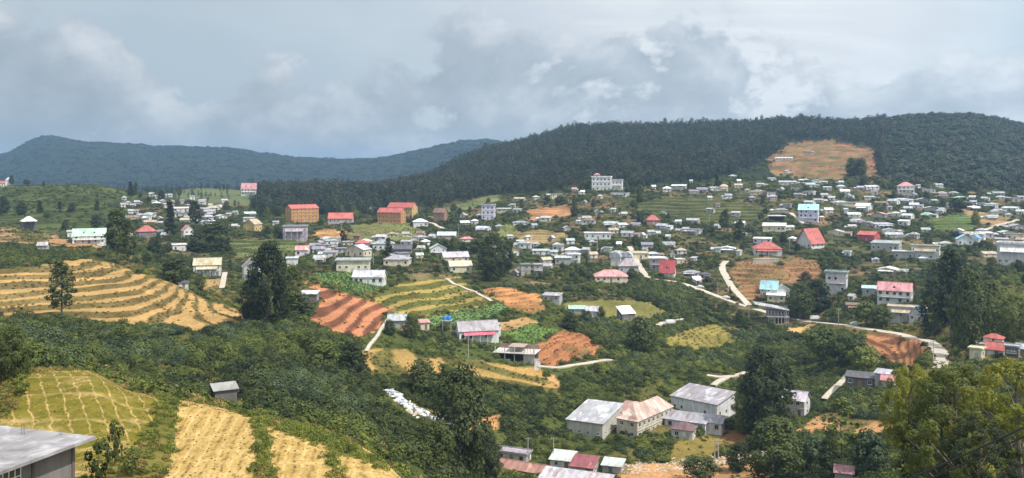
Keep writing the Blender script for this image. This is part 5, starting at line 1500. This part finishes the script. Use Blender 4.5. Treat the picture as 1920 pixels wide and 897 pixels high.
# trees that stand out
tree(115,600,112,62,'euc','leaf_dark','dark slender tree standing on the golden terraces at the left',0)
tree(500,612,158,92,'big','leaf_dark','tallest dark tree right of the golden terraces',0)
tree(540,600,105,60,'euc','leaf_mid','airy olive tree joined right of the tallest dark tree',1)
tree(470,600,80,55,'big','leaf_dark','lower dark tree joined left of the tallest dark tree',1)
tree(555,600,50,80,'dense','leaf_dark','dark round tree below the red terrace shack',0)
tree(222,492,102,62,'euc','leaf_mid','tall ragged tree right of the pale green roof',1)
tree(240,500,90,40,'euc','leaf_dark','second ragged tree right of the pale green roof',2)
tree(398,472,58,70,'dense','leaf_dark','broad dark tree right of the white box house',1)
tree(372,474,46,40,'dense','leaf_dark','dark round tree touching the white box house',0)
tree(320,442,66,26,'column','leaf_dark','slim dark tree left of the pinkish gable house',0)
tree(366,432,56,30,'euc','leaf_dark','dark tree rising above the pinkish gable house',2)
tree(330,530,46,62,'dense','leaf_dark','dark clump of a tree above the golden terraces',1)
tree(372,545,26,24,'dense','leaf_dark','small dark tree beside the dark roofed hut',0)
tree(771,634,44,32,'dense','leaf_dark','dark tree at the right of the small white roofed house',1)
tree(730,628,28,26,'scrub','leaf_dark','bushy dark tree at the left of the small white roofed house',0)
tree(1203,660,66,58,'dense','leaf_dark','dense round dark tree below the tilted white roof',2)
tree(1127,601,26,22,'scrub','leaf_dark','dark bush tree right of the slope house',1)
tree(1068,618,34,34,'dense','leaf_dark','dark tree above the brown ploughed plot',0)
tree(1100,606,24,26,'scrub','leaf_mid','bushy tree in front of the slope house',0)
tree(862,900,215,120,'big','leaf_dark','tallest tree of the ravine right of the straw beds',0,150)
tree(815,885,95,80,'big','leaf_mid','green tree left of the tallest ravine tree',1,150)
tree(790,745,70,60,'dense','leaf_dark','dark tree overhanging the white stream',1,150)
tree(905,905,110,80,'big','leaf_dark','lower dark tree right of the tallest ravine tree',1,150)
tree(840,772,90,60,'euc','leaf_mid','slender tree above the tallest ravine tree',0,150)
tree(716,860,46,40,'bare','leaf_dry','bare dead sapling at the edge of the lowest straw bed',0,78,depth=84)
tree(1438,822,170,105,'big','leaf_dark','tall dark valley tree right of the factory',0)
tree(1400,812,105,62,'big','leaf_mid','tree squeezed between the right warehouse and the tall valley tree',1)
tree(1470,790,120,60,'euc','leaf_dark','dark tree in front of the hidden white house',2)
tree(1452,905,125,125,'big','leaf_mid','green tree below the tall valley tree',0,180)
tree(1382,884,54,48,'dense','leaf_dark','round dark tree on the stony bank',2,200)
tree(1312,905,50,75,'broad','leaf_dark','spreading tree at the bottom edge below the muddy plot',0,190)
tree(1573,905,160,84,'thin','leaf_mid','thin airy tree with bare trunk in the lower right',0,120)
tree(1556,900,80,60,'euc','leaf_mid','leafy tree at the foot of the thin airy tree',1,120)
tree(1520,880,70,62,'broad','leaf_blue','bluish spreading tree left of the thin airy tree',0,150)
tree(1630,900,90,80,'broad','leaf_blue','bluish spreading tree right of the thin airy tree',1,130)
tree(1800,910,225,270,'hero','leaf_lime','large leafy tree filling the lower right corner',0,depth=92)
tree(1915,910,235,250,'hero','leaf_yellow','yellow green crown at the right edge of the view',1,depth=80)
tree(1705,900,215,120,'crown','leaf_yellow','bright yellow green tree below the curving road',2,depth=118)
tree(1745,905,160,110,'big','leaf_mid','darker tree in front of the bright yellow green tree',1,depth=104)
tree(1835,905,120,170,'hero','leaf_dark','shaded dark crown beneath the large leafy tree',2,depth=66)
tree(1782,645,178,76,'euc','leaf_dark','tallest dark tree above the curving road',0)
tree(1752,630,110,60,'big','leaf_dark','dark tree left of the tallest tree above the curving road',0)
tree(1815,655,150,80,'big','leaf_dark','dark tree right of the tallest tree above the curving road',1)
tree(1860,625,100,70,'big','leaf_mid','green tree above the white and red house',0)
tree(1900,640,90,70,'big','leaf_mid','green tree above the dark flat block',1)
tree(1765,545,60,60,'dense','leaf_dark','dark round tree below the columned house',1)
tree(1500,600,70,60,'big','leaf_dark','dark tree right of the stilt house',1)
tree(1530,585,62,60,'dense','leaf_dark','dark tree left of the dark balcony house',2)
tree(1510,560,50,40,'euc','leaf_dark','dark slender tree above the dark tree right of the stilts',0)
tree(1625,610,44,60,'broad','leaf_mid','green tree between the main road and the verandah house',1)
tree(1650,615,40,46,'broad','leaf_dark','dark tree touching the left of the verandah house',0)
tree(920,524,86,62,'big','leaf_dark','big dark tree right of the cream hall',0)
tree(948,520,62,44,'euc','leaf_dark','dark tree right of the big dark tree by the cream hall',1)
tree(900,476,40,46,'dense','leaf_mid','green round tree above the cream hall',0)
tree(728,482,36,22,'column','leaf_dark','slim dark tree in front of the large grey hipped house',1)
tree(1358,438,46,28,'euc','leaf_dark','dark slender tree on the slope left of the long white shed',0)
tree(1386,450,40,26,'dense','leaf_dark','dark tree left of the soft red roof',1)
tree(1345,350,24,14,'column','leaf_dark','slim dark tree among the highest houses',0)
tree(1598,330,34,26,'dense','leaf_dark','left one of two dark trees on the bare clearing',0)
tree(1614,332,36,26,'dense','leaf_dark','right one of two dark trees on the bare clearing',1)
tree(1803,366,24,28,'dense','leaf_dark','dark round tree at the foot of the scrub hill',2)
tree(1800,398,28,44,'broad','leaf_dark','dark spreading tree above the green field patch',0)
tree(245,366,26,14,'column','leaf_dark','left one of two slim trees on the tea hill shoulder',0,700)
tree(254,366,24,14,'column','leaf_dark','right one of two slim trees on the tea hill shoulder',1,700)
tree(302,376,20,16,'dense','leaf_dark','dark tree at the top of the left village',0)
tree(22,349,20,12,'euc','leaf_dark','small tree beside the tea hill house',0,700)
tree(50,349,12,14,'broad','leaf_dark','small tree right of the tea hill house',0,700)
tree(82,350,10,8,'column','leaf_dark','tiny skyline tree on the tea hill',0,700)
tree(40,402,26,22,'dense','leaf_dark','dark tree on the tea slope above the white pavilion',0)
tree(75,398,22,14,'column','leaf_dark','slim tree on the tea slope right of the white pavilion',1)
tree(112,394,16,12,'column','leaf_dark','small slim tree in the middle of the tea slope',0)
tree(135,398,18,14,'dense','leaf_dark','small round tree in the middle of the tea slope',1)
tree(182,394,18,12,'column','leaf_dark','slim tree on the right part of the tea slope',2)
tree(5,402,34,26,'dense','leaf_dark','dark tree on the tea slope at the left edge',2)
tree(88,412,14,14,'broad','leaf_mid','small green tree below the slim tea slope tree',0)
tree(122,432,18,14,'dense','leaf_dark','dark tree left of the pale green roof',0)
tree(180,428,26,20,'dense','leaf_dark','dark tree behind the pale green roof',1)
tree(20,760,150,70,'big','leaf_mid','leafy green tree at the left edge above the concrete roof',0,depth=98)
tree(-25,750,140,80,'big','leaf_dark','dark tree cut by the left edge of the view',1,depth=94)
tree(40,748,46,34,'sapling','leaf_bright','bright green sapling beside the straw lined bed',0,depth=92)
tree(215,855,66,40,'sapling','leaf_dark','dark bush tree right of the concrete roof',1,depth=74)
tree(185,885,60,50,'sapling','leaf_mid','green bush tree touching the concrete wall',0,depth=69)
tree(240,895,60,44,'sapling','leaf_mid','green bush tree below the grassy bank',2,depth=72)
tree(575,655,36,40,'broad','leaf_mid','green tree below the left end of the red terraces',0)
tree(660,700,60,60,'dense','leaf_dark','dark tree at the crest of the ravine thicket',0)
tree(608,690,52,60,'dense','leaf_mid','green tree in the middle of the ravine thicket',1)
tree(95,668,54,56,'broad','leaf_blue','bluish tree at the left of the ravine thicket',2,112)
tree(1590,690,62,80,'broad','leaf_mid','light tree left of the red brown terraces',1)
tree(1545,680,66,76,'broad','leaf_mid','spreading tree below the tan building plot',0)
tree(1620,700,50,60,'broad','leaf_bright','bright tree above the long dark hut',1)

# ------------------------------------------------------------------ scattered trees between the houses
def free(x, y, r=0):
    for fx, fy, fr in FOOT:
        if abs(fx - x) < fr + r and abs(fy - y) < fr + r and (fx - x) ** 2 + (fy - y) ** 2 < (fr + r) ** 2:
            return False
    for fx, fy, fr in PATHPTS:
        if abs(fx - x) < fr + r and abs(fy - y) < fr + r:
            return False
    return True
def hides(px, ytop, ybase, w, d):
    for x0, x1, y0, y1, dd in BOXES:
        if d < dd - 1 and px + w / 2 > x0 + 1 and px - w / 2 < x1 - 1 and ytop < y1 - 2 - .35 * (y1 - y0) and ybase > y0:
            return True
    return False
def sample(mask, n, power=None):
    w = np.where(mask, cell if power is None else cell * power, 0).ravel()
    w = w / w.sum()
    k = rng.choice(len(w), size=n, p=w)
    return k
townmask = (reg == 0) & vis & (D2 > 400) & (D2 < 800) & (P2 > -20) & (P2 < 1940) & ~teah[..., 0]
got = 0
for k in sample(townmask, 2600):
    x, y = XW.ravel()[k], YW.ravel()[k]
    px = 960 + F * x / y
    hm = random.uniform(4, 9.5)
    kind = random.choices(['broad', 'dense', 'euc', 'column', 'scrub'], [.3, .3, .15, .12, .13])[0]
    wm = hm * dict(broad=.85, dense=.7, euc=.45, column=.32, scrub=1.1)[kind]
    if kind == 'scrub':
        hm *= .6
    py = HOR - F * (gz(x, y) - CZ) / y
    if not free(x, y, wm * .3) or hides(px, py - hm * F / y, py, wm * F / y, y):
        continue
    tree(px, py, hm * F / y, wm * F / y, kind, random.choices(['leaf_dark', 'leaf_mid', 'leaf_blue'], [.62, .28, .1])[0], None, random.randrange(3), y - 2)
    got += 1
    if got >= 270:
        break

# ------------------------------------------------------------------ uncountable growth
def source(name, kind_args, mat):
    """a clump mesh for the thickets"""
    R, Hh, n, ls, nc, rc = kind_args
    cl = []
    for k in range(nc):
        an = k * 2.399; ra = R * sqrt((k + .5) / nc) * .9
        cl.append((ra * cos(an), ra * sin(an), Hh * (1 - .75 * (ra / R) ** 2) * random.uniform(.55, 1.0) , random.uniform(.7, 1.25)))
    c, nr = crown_points(np.array(cl), n, rc, .9)
    c[:, 2] = np.maximum(c[:, 2], -.1)
    v, f = leaf_quads(c, nr, ls)
    return bpy.data.objects.new(name, mesh_from(name, v, f, (mat,)))
def forest_source(name, mat, H, R, lo, nl, ls, seed):
    r_ = np.random.default_rng(seed)
    b = MB()
    b.tube((0, 0, -2), (0, 0, H * .85), .3, .08, 5)
    nc = 14
    h = lo + (1 - lo) * (np.arange(nc) + .5) / nc
    an = np.arange(nc) * 2.399
    ra = R * r_.uniform(.3, 1, nc) * np.sin(pi * (.15 + .75 * (h - lo) / (1 - lo)))
    cl = np.stack([ra * np.cos(an), ra * np.sin(an), H * h, r_.uniform(.7, 1.2, nc)], 1)
    c, nr = crown_points(cl, nl, R * .42)
    v, f = leaf_quads(c, nr, ls)
    nb = len(b.v)
    me = mesh_from(name, list(b.v) + [tuple(q) for q in v], [tuple(q) for q in b.f] + [tuple(q + nb) for q in f], ('bark', mat), [0] * len(b.f) + [1] * len(f))
    return bpy.data.objects.new(name, me)
def scatter(name, label, cat, keys, sizes, sources, zs=(.8, 1.2), sink=.15, jitter=.5):
    """one growth object: the sources set out over chosen spots of the ground"""
    n = len(keys)
    x = XW.ravel()[keys].copy(); y = YW.ravel()[keys].copy(); z = ZW.ravel()[keys].copy()
    jx_ = rng.uniform(-jitter, jitter, n); jy_ = rng.uniform(-jitter, jitter, n)
    x += jx_; y += jy_
    z = np.array([gz(a, b) for a, b in zip(x, y)]) - sink * sizes
    me = bpy.data.meshes.new(name)
    me.vertices.add(n)
    me.vertices.foreach_set('co', np.stack([x, y, z], -1).astype(np.float32).ravel())
    def attr(nm, typ, data, key):
        a = me.attributes.new(nm, typ, 'POINT')
        a.data.foreach_set(key, np.asarray(data).ravel())
    rot = np.stack([rng.uniform(-.12, .12, n), rng.uniform(-.12, .12, n), rng.uniform(0, 6.283, n)], -1).astype(np.float32)
    sc = np.stack([sizes * rng.uniform(.85, 1.15, n), sizes * rng.uniform(.85, 1.15, n), sizes * rng.uniform(*zs, n)], -1).astype(np.float32)
    attr('rot', 'FLOAT_VECTOR', rot, 'vector')
    attr('scl', 'FLOAT_VECTOR', sc, 'vector')
    sp_ = fbm(x * .022, y * .022, 140 + len(name), 3) * 2.6 * len(sources) + rng.random(n) * 1.6      # neighbours are mostly of one species
    attr('pick', 'INT', (np.floor(sp_) % len(sources)).astype(np.int32), 'value')
    coll = bpy.data.collections.new(name + '_sources')
    for k, s in enumerate(sources):
        s.name = '%s_source_%02d' % (name, k)
        coll.objects.link(s)
    g = bpy.data.node_groups.new(name + '_scatter', 'GeometryNodeTree')
    g.interface.new_socket('Geometry', in_out='INPUT', socket_type='NodeSocketGeometry')
    g.interface.new_socket('Geometry', in_out='OUTPUT', socket_type='NodeSocketGeometry')
    gi, go = g.nodes.new('NodeGroupInput'), g.nodes.new('NodeGroupOutput')
    ip = g.nodes.new('GeometryNodeInstanceOnPoints')
    ci = g.nodes.new('GeometryNodeCollectionInfo')
    ci.inputs['Collection'].default_value = coll
    ci.inputs['Separate Children'].default_value = True
    ci.inputs['Reset Children'].default_value = True
    ip.inputs['Pick Instance'].default_value = True
    def named(nm, typ):
        q = g.nodes.new('GeometryNodeInputNamedAttribute')
        q.data_type = typ
        q.inputs['Name'].default_value = nm
        return q.outputs['Attribute']
    L = g.links.new
    L(gi.outputs[0], ip.inputs['Points'])
    L(ci.outputs[0], ip.inputs['Instance'])
    L(named('pick', 'INT'), ip.inputs['Instance Index'])
    e2r = g.nodes.new('FunctionNodeEulerToRotation')
    L(named('rot', 'FLOAT_VECTOR'), e2r.inputs[0])
    L(e2r.outputs[0], ip.inputs['Rotation'])
    L(named('scl', 'FLOAT_VECTOR'), ip.inputs['Scale'])
    L(ip.outputs[0], go.inputs[0])
    o = link(name, me)
    md = o.modifiers.new('scatter', 'NODES')
    md.node_group = g
    tag(o, label, cat, None, 'stuff')
    return o
near_vis = PYF < run + 40
def poly(p, d0, d1, q=None):
    return inside(p, P2 + jx * .4, PY + jy * .4) & (D2 > d0) & (D2 < d1)
PX_PATH = np.array([(a, b, c) for a, b, c in PATHPTS])
FT = np.array(FOOT)
def clear_of(keys, extra=0.0, footscale=.9):
    x = XW.ravel()[keys]; y = YW.ravel()[keys]
    ok = np.ones(len(keys), bool)
    for arr, s in ((FT, footscale), (PX_PATH, 1.0)):
        for c0 in range(0, len(keys), 2000):
            sl = slice(c0, c0 + 2000)
            dx = x[sl, None] - arr[None, :, 0]; dy = y[sl, None] - arr[None, :, 1]
            ok[sl] &= ~((dx * dx + dy * dy) < (arr[None, :, 2] * s + extra) ** 2).any(1)
    return keys[ok]
BX = np.array(BOXES)
def not_hiding(keys, sizes, hfac, slack=2.0, soft=.36):
    """leave out growth that would stand in front of a building"""
    y = YW.ravel()[keys]; px = P2.ravel()[keys]; py = PYF.ravel()[keys]
    hp = sizes * hfac * F / y; wp = sizes * F / y
    keep = np.ones(len(keys), bool)
    for x0, x1, y0, y1, dd in BX:
        keep &= ~((y < dd) & (px + wp > x0) & (px - wp < x1) & (py - hp < y1 - slack - soft * (y1 - y0)) & (py > y0))
    return keep
GROW = (reg == 0) & (PYF < run + 25) & (P2 > -415) & (P2 < 2335)
cl_noise = fbm(X2 * 0.05, D2 * 0.05, 71, 3)
def bushes(mats, R=1.0, Hh=1.1, n=300, ls=.13, nc=10, rc=.42):
    return [source('b', (R, Hh, n, ls, nc, rc), m_) for m_ in mats]
S_DARK = ['leaf_dark', 'leaf_dark', 'leaf_mid', 'leaf_dark', 'leaf_mid', 'leaf_mid', 'leaf_blue']
def grow(name, label, cat, mask, n, smin, smax, mats, hfac=1.4, extra=.3, dens=None, src=None, slack=2.0):
    keys = sample(mask, n, dens)
    keys = clear_of(np.unique(keys), extra)
    nz = cl_noise.ravel()[keys]
    sizes = (smin + (smax - smin) * np.clip(rng.random(len(keys)) ** 1.6 * .6 + (nz - .3) * .9, 0, 1))
    keep = not_hiding(keys, sizes, hfac, slack)
    scatter(name, label, cat, keys[keep], sizes[keep], src or bushes(mats))
ravine = poly([(-420,600),(0,604),(130,606),(300,622),(460,616),(560,602),(600,622),(655,640),(700,690),(735,735),(770,770),(830,810),(900,900),(830,900),(760,862),(600,808),(480,772),(420,755),(340,738),(297,742),(240,706),(160,690),(0,692),(-420,700)], 110, 300) & (reg == 0)
grow('ravine_thicket', 'dense green thicket filling the ravine behind the straw beds', 'shrubs', ravine, 5200, .8, 4.0, S_DARK, dens=.25 + 1.4 * smooth(.36, .52, cl_noise), src=bushes(S_DARK, n=1000, ls=.075, nc=14, rc=.36))
valley = poly([(700,690),(760,704),(900,724),(1000,732),(1045,748),(1060,700),(1145,680),(1260,660),(1400,655),(1500,640),(1600,640),(1640,670),(1700,700),(1800,690),(1960,680),(2340,690),(2340,1000),(840,1000),(880,890),(800,790)], 110, 400) & (reg == 0)
grow('valley_thicket', 'mixed shrubs covering the valley slopes around the factory', 'shrubs', valley, 7600, .8, 3.2, S_DARK + ['leaf_bright'], dens=.35 + 1.3 * smooth(.42, .6, cl_noise), src=bushes(S_DARK + ['leaf_bright', 'leaf_mid'], n=800, ls=.08, nc=14, rc=.36))
slope = poly([(900,548),(1110,532),(1200,528),(1260,532),(1330,552),(1400,585),(1440,600),(1500,620),(1620,626),(1640,660),(1560,700),(1400,690),(1260,665),(1150,660),(1060,610),(1030,575)], 300, 500) & (reg == 0)
grow('slope_thicket', 'rolling green shrubs below the main road', 'shrubs', slope, 3600, .9, 2.9, S_DARK + ['leaf_mid', 'leaf_bright'], dens=.35 + 1.3 * smooth(.42, .6, cl_noise))
rest = GROW & (D2 > 112) & (D2 < 430) & ~ravine & ~valley & ~slope
grow('hillside_shrubs', 'loose shrubs and grass between the terraces', 'shrubs', rest, 7000, .4, 2.3, ['leaf_mid', 'leaf_dark', 'leaf_bright', 'leaf_mid', 'leaf_dry'])
grow('ravine_herbs', 'bright grass and weeds between the ravine bushes', 'grass', ravine, 9000, .3, .9, [], .8, 0, src=bushes(['leaf_bright', 'leaf_mid', 'leaf_bright', 'leaf_dry', 'leaf_crop'], n=110, ls=.2))
lush = valley & (D2 > 190)
grow('valley_herbs', 'bright low herbs and grass on the valley floor', 'grass', lush, 9000, .25, .8, [], .8, 0, src=bushes(['leaf_bright', 'leaf_mid', 'leaf_bright', 'leaf_dry', 'leaf_mid'], n=110, ls=.2), slack=5)
wl_poly = inside([(470,338),(700,328),(860,290),(1000,240),(1250,215),(1450,215),(1560,222),(1640,215),(1660,230),(1655,356),(1640,300),(1560,262),(1480,268),(1440,300),(1400,320),(1330,340),(1200,352),(1090,352),(1000,366),(940,366),(820,394),(690,405),(600,402),(520,404),(478,398)], P2 + jx * .5, PY + jy)
sc_poly = inside([(1640,215),(1700,200),(1760,200),(1920,220),(2340,275),(2340,395),(1900,372),(1850,366),(1790,352),(1690,352),(1655,356)], P2 + jx * .5, PY + jy)
twn = GROW & (D2 >= 430) & ((D2 < 800) | ((D2 < 1150) & ~wl_poly & ~sc_poly & (P2 > 800))) & ~teah[..., 0]
grow('town_greenery', 'low green growth between the houses of the town', 'shrubs', twn, 24000, .6, 2.6, S_DARK, .9, .0, dens=.3 + 1.4 * smooth(.42, .6, cl_noise))
# dry grass and weeds on field banks, and the steps of the near beds
bk = (bank > .3) & (reg > 0) & vis & (D2 < 560)
grow('bank_grass', 'rough grass growing on the terrace banks', 'grass', bk & (reg != 3) & (reg != 16), 5200, .22, .75, ['leaf_dry', 'leaf_mid', 'leaf_dark', 'leaf_dry'], 1.0, 0, src=bushes(['leaf_dry', 'leaf_mid', 'leaf_dry', 'leaf_dark'], n=90, ls=.2))
fw = (reg > 0) & (reg < NB0) & vis & (D2 > 200) & (D2 < 1200) & (bank < .4)
grow('field_weeds', 'weeds and small plants dotted over the fields', 'weeds', fw, 3400, .2, .8, [], 1.0, 0, dens=smooth(.45, .62, cl_noise) + .08, src=bushes(['leaf_mid', 'leaf_dry', 'leaf_dark'], n=80, ls=.2))
nb = (reg == 0) & (D2 > 57) & (D2 < 113) & (P2 < 900) & (P2 > -200)
grow('bed_edge_grass', 'green grass and weeds between the straw beds', 'grass', nb, 3000, .25, .75, ['leaf_bright', 'leaf_mid', 'leaf_dry', 'leaf_bright'], 1.0, 0, src=bushes(['leaf_bright', 'leaf_mid', 'leaf_dry', 'leaf_bright'], n=160, ls=.14))
br = (reg >= NB0) & (D2 > 57) & (D2 < 113)
grow('straw_tufts', 'loose straw tufts and clods lying on the beds', 'straw', br, 2200, .06, .16, ['straw'], 1.0, 0, src=bushes(['straw', 'straw', 'straw', 'straw', 'leaf_dry'], n=40, ls=.28))
# crops in lines
def rows(mask, ang, gap, step, jit=.25):
    """ground spots on parallel planting lines"""
    s = XW * cos(ang) + YW * sin(ang)
    ph = np.abs((s / gap + (fbm(X2 * .03, D2 * .03, 55, 2) - .5) * 1.5) % 1 - .5)
    m_ = mask & (ph < .28)
    n = int((cell * mask).sum() / (gap * step))
    return sample(m_, n)
tm = (reg == 2) & (D2 < 480) & (P2 > -415)
k = np.unique(rows(tm, radians(62), 2.6, .75))
scatter('tea_bushes', 'rows of clipped dark green tea bushes at the left edge', 'tea bushes', k, rng.uniform(.75, 1.1, len(k)), bushes(['leaf_mid', 'leaf_dark', 'leaf_mid'], n=200, ls=.17))
for fi, nm, lb in ((5, 'vegetable_rows', 'low blue green vegetable plants above the tanks'), (6, 'vegetable_rows', 'low green vegetable plants above the red terraces'), (9, 'vegetable_rows', 'low green plants above the brown plot')):
    k = np.unique(rows((reg == fi) & vis, radians(80), 1.5, .9))
    scatter(nm, lb, 'vegetables', k, rng.uniform(.3, .5, len(k)), bushes(['leaf_crop', 'leaf_crop'], n=60, ls=.3))
th = teah[..., 0] & (PYF < run + 8) & (P2 > -415)
k = np.unique(sample(th, 3600, .3 + 1.4 * smooth(.4, .6, cl_noise)))
scatter('tea_slope_bushes', 'tea bushes covering the far left slope', 'tea bushes', k, rng.uniform(.8, 1.6, len(k)), bushes(['leaf_mid', 'leaf_dark', 'leaf_mid'], n=120, ls=.22))
# woods on the hills
fmask = (reg == 0) & (D2 > 745) & (D2 < 1500) & (PYF < run + 22) & (P2 > -415) & (P2 < 2335) & ~teah[..., 0]
k = np.unique(sample(fmask & wl_poly, 12000))
k = clear_of(k, 3)
srcs = [forest_source('f', ['leaf_forest', 'leaf_gum', 'leaf_forest', 'leaf_scrub', 'leaf_forest', 'leaf_gum'][q], 10 + .8 * q, 3.6 + .6 * (q % 3), .12 + .08 * (q % 2), 260, .55, 300 + q) for q in range(6)]
sz = rng.uniform(.5, 1.1, len(k)) ** 1.0
kp = not_hiding(k, sz, 15, 1)
scatter('hill_forest', 'dark wood of tall trees covering the middle hills', 'forest', k[kp], sz[kp], srcs, sink=0, jitter=2)
k = np.unique(sample(fmask & sc_poly, 5200))
k = clear_of(k, 3)
sz = rng.uniform(3.0, 6.0, len(k))
kp = not_hiding(k, sz, 1.5, 1)
scatter('scrub_forest', 'low rounded trees covering the right hand hill', 'forest', k[kp], sz[kp], bushes(['leaf_scrub', 'leaf_forest', 'leaf_scrub', 'leaf_scrub'], n=170, ls=.16), sink=.25, jitter=2)
lm = fmask & ~wl_poly & ~sc_poly & (D2 > 800) & (P2 < 480) & (D2 < 1400)
k = np.unique(sample(lm, 500))
scatter('far_copse', 'scattered trees behind the left village', 'forest', k, rng.uniform(.3, .6, len(k)), [forest_source('f', 'leaf_forest', 15, 3.4, .2, 160, .7, 400 + q) for q in range(3)], sink=0, jitter=2)
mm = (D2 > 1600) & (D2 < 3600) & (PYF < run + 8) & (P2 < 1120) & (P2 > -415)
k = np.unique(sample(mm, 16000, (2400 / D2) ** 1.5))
scatter('mountain_forest', 'unbroken wood on the long blue mountain', 'forest', k, rng.uniform(6, 11, len(k)), bushes(['leaf_mountain_shaded', 'leaf_mountain_shaded', 'leaf_forest'], n=110, ls=.22), zs=(.5, .8), sink=.35, jitter=38)
# stones: on the muddy bank, in the stream
def stone_src():
    out = []
    for q in range(4):
        v = []
        for i in range(5):
            for j in range(8):
                th_, ph_ = pi * (i + .5) / 5, 2 * pi * j / 8
                r = random.uniform(.75, 1.1)
                v.append((r * sin(th_) * cos(ph_), r * sin(th_) * sin(ph_), r * .65 * cos(th_)))
        f = [(i*8+j, (i+1)*8+j, (i+1)*8+(j+1)%8, i*8+(j+1)%8) for i in range(4) for j in range(8)] + [tuple(range(8)), tuple(reversed(range(32, 40)))]
        out.append(bpy.data.objects.new('st', mesh_from('st', v, f, ('stone',))))
    return out
sm = poly([(1165,872),(1250,858),(1300,858),(1395,842),(1440,826),(1450,850),(1400,866),(1300,880),(1170,890)], 200, 285)
k = np.unique(sample(sm, 520))
scatter('bank_stones', 'pale loose stones along the muddy plot', 'stones', k, rng.uniform(.12, .6, len(k)) , stone_src(), sink=.2)
sm = poly([(728,732),(750,742),(800,776),(850,805),(840,820),(780,782),(735,752)], 150, 240)
k = np.unique(sample(sm, 160))
scatter('stream_stones', 'pale boulders in and beside the stream', 'stones', k, rng.uniform(.3, 1.0, len(k)), stone_src(), sink=.1)

# ------------------------------------------------------------------ labels for the small houses and trees: each is told by the nearest landmark
ORD = ['nearest', 'second', 'third', 'fourth', 'fifth', 'sixth', 'seventh', 'eighth', 'ninth', 'tenth', 'eleventh', 'twelfth', 'thirteenth', 'fourteenth', 'fifteenth', 'sixteenth', 'seventeenth', 'eighteenth', 'nineteenth', 'twentieth']
buckets = {}
for t_ in THINGS:
    if not t_['desc']:
        continue
    lx, ly, sh = min(LAND, key=lambda q: ((q[0] - t_['px'])) ** 2 + ((q[1] - t_['py']) * 1.4) ** 2)
    dx, dy = t_['px'] - lx, (t_['py'] - ly) * 1.4
    rel = ('right of' if dx > 0 else 'left of') if abs(dx) > abs(dy) else ('below' if dy > 0 else 'above')
    buckets.setdefault((t_['desc'], rel, sh), []).append((dx * dx + dy * dy, t_))
for (desc, rel, sh), lst in buckets.items():
    lst.sort(key=lambda q: q[0])
    for k, (_, t_) in enumerate(lst):
        t_['o']['label'] = '%s, %s%s %s' % (desc, (ORD[min(k, 19)] + ' ') if len(lst) > 1 else '', rel, sh)

# ------------------------------------------------------------------ haze
def haze_box():
    zl, zh = float(ZW.min()) - 1.0, max(float(ZW.max()) + 30, CZ + 2)
    v = [(sx, sy, z) for z in (zl, zh) for sx, sy in ((-8500, -60), (8500, -60), (8500, 9100), (-8500, 9100))]
    f = [(3, 2, 1, 0), (4, 5, 6, 7), (0, 1, 5, 4), (1, 2, 6, 5), (2, 3, 7, 6), (3, 0, 4, 7)]
    me = bpy.data.meshes.new('haze')
    me.from_pydata(v, [], f)
    m = bpy.data.materials.new('haze_air')
    m.use_nodes = True
    t = m.node_tree
    t.nodes.clear()
    pv = N(t, 'ShaderNodeVolumePrincipled')
    pv.inputs['Color'].default_value = (0.40, 0.66, 1.0, 1)
    pv.inputs['Density'].default_value = HAZE
    pv.inputs['Anisotropy'].default_value = 0.2
    o = N(t, 'ShaderNodeOutputMaterial')
    t.links.new(pv.outputs[0], o.inputs['Volume'])
    me.materials.append(m)
    tag(link('haze', me), 'thin bluish haze over the valley and hills', 'haze', None, 'stuff')
HAZE = 0.00013
haze_box()
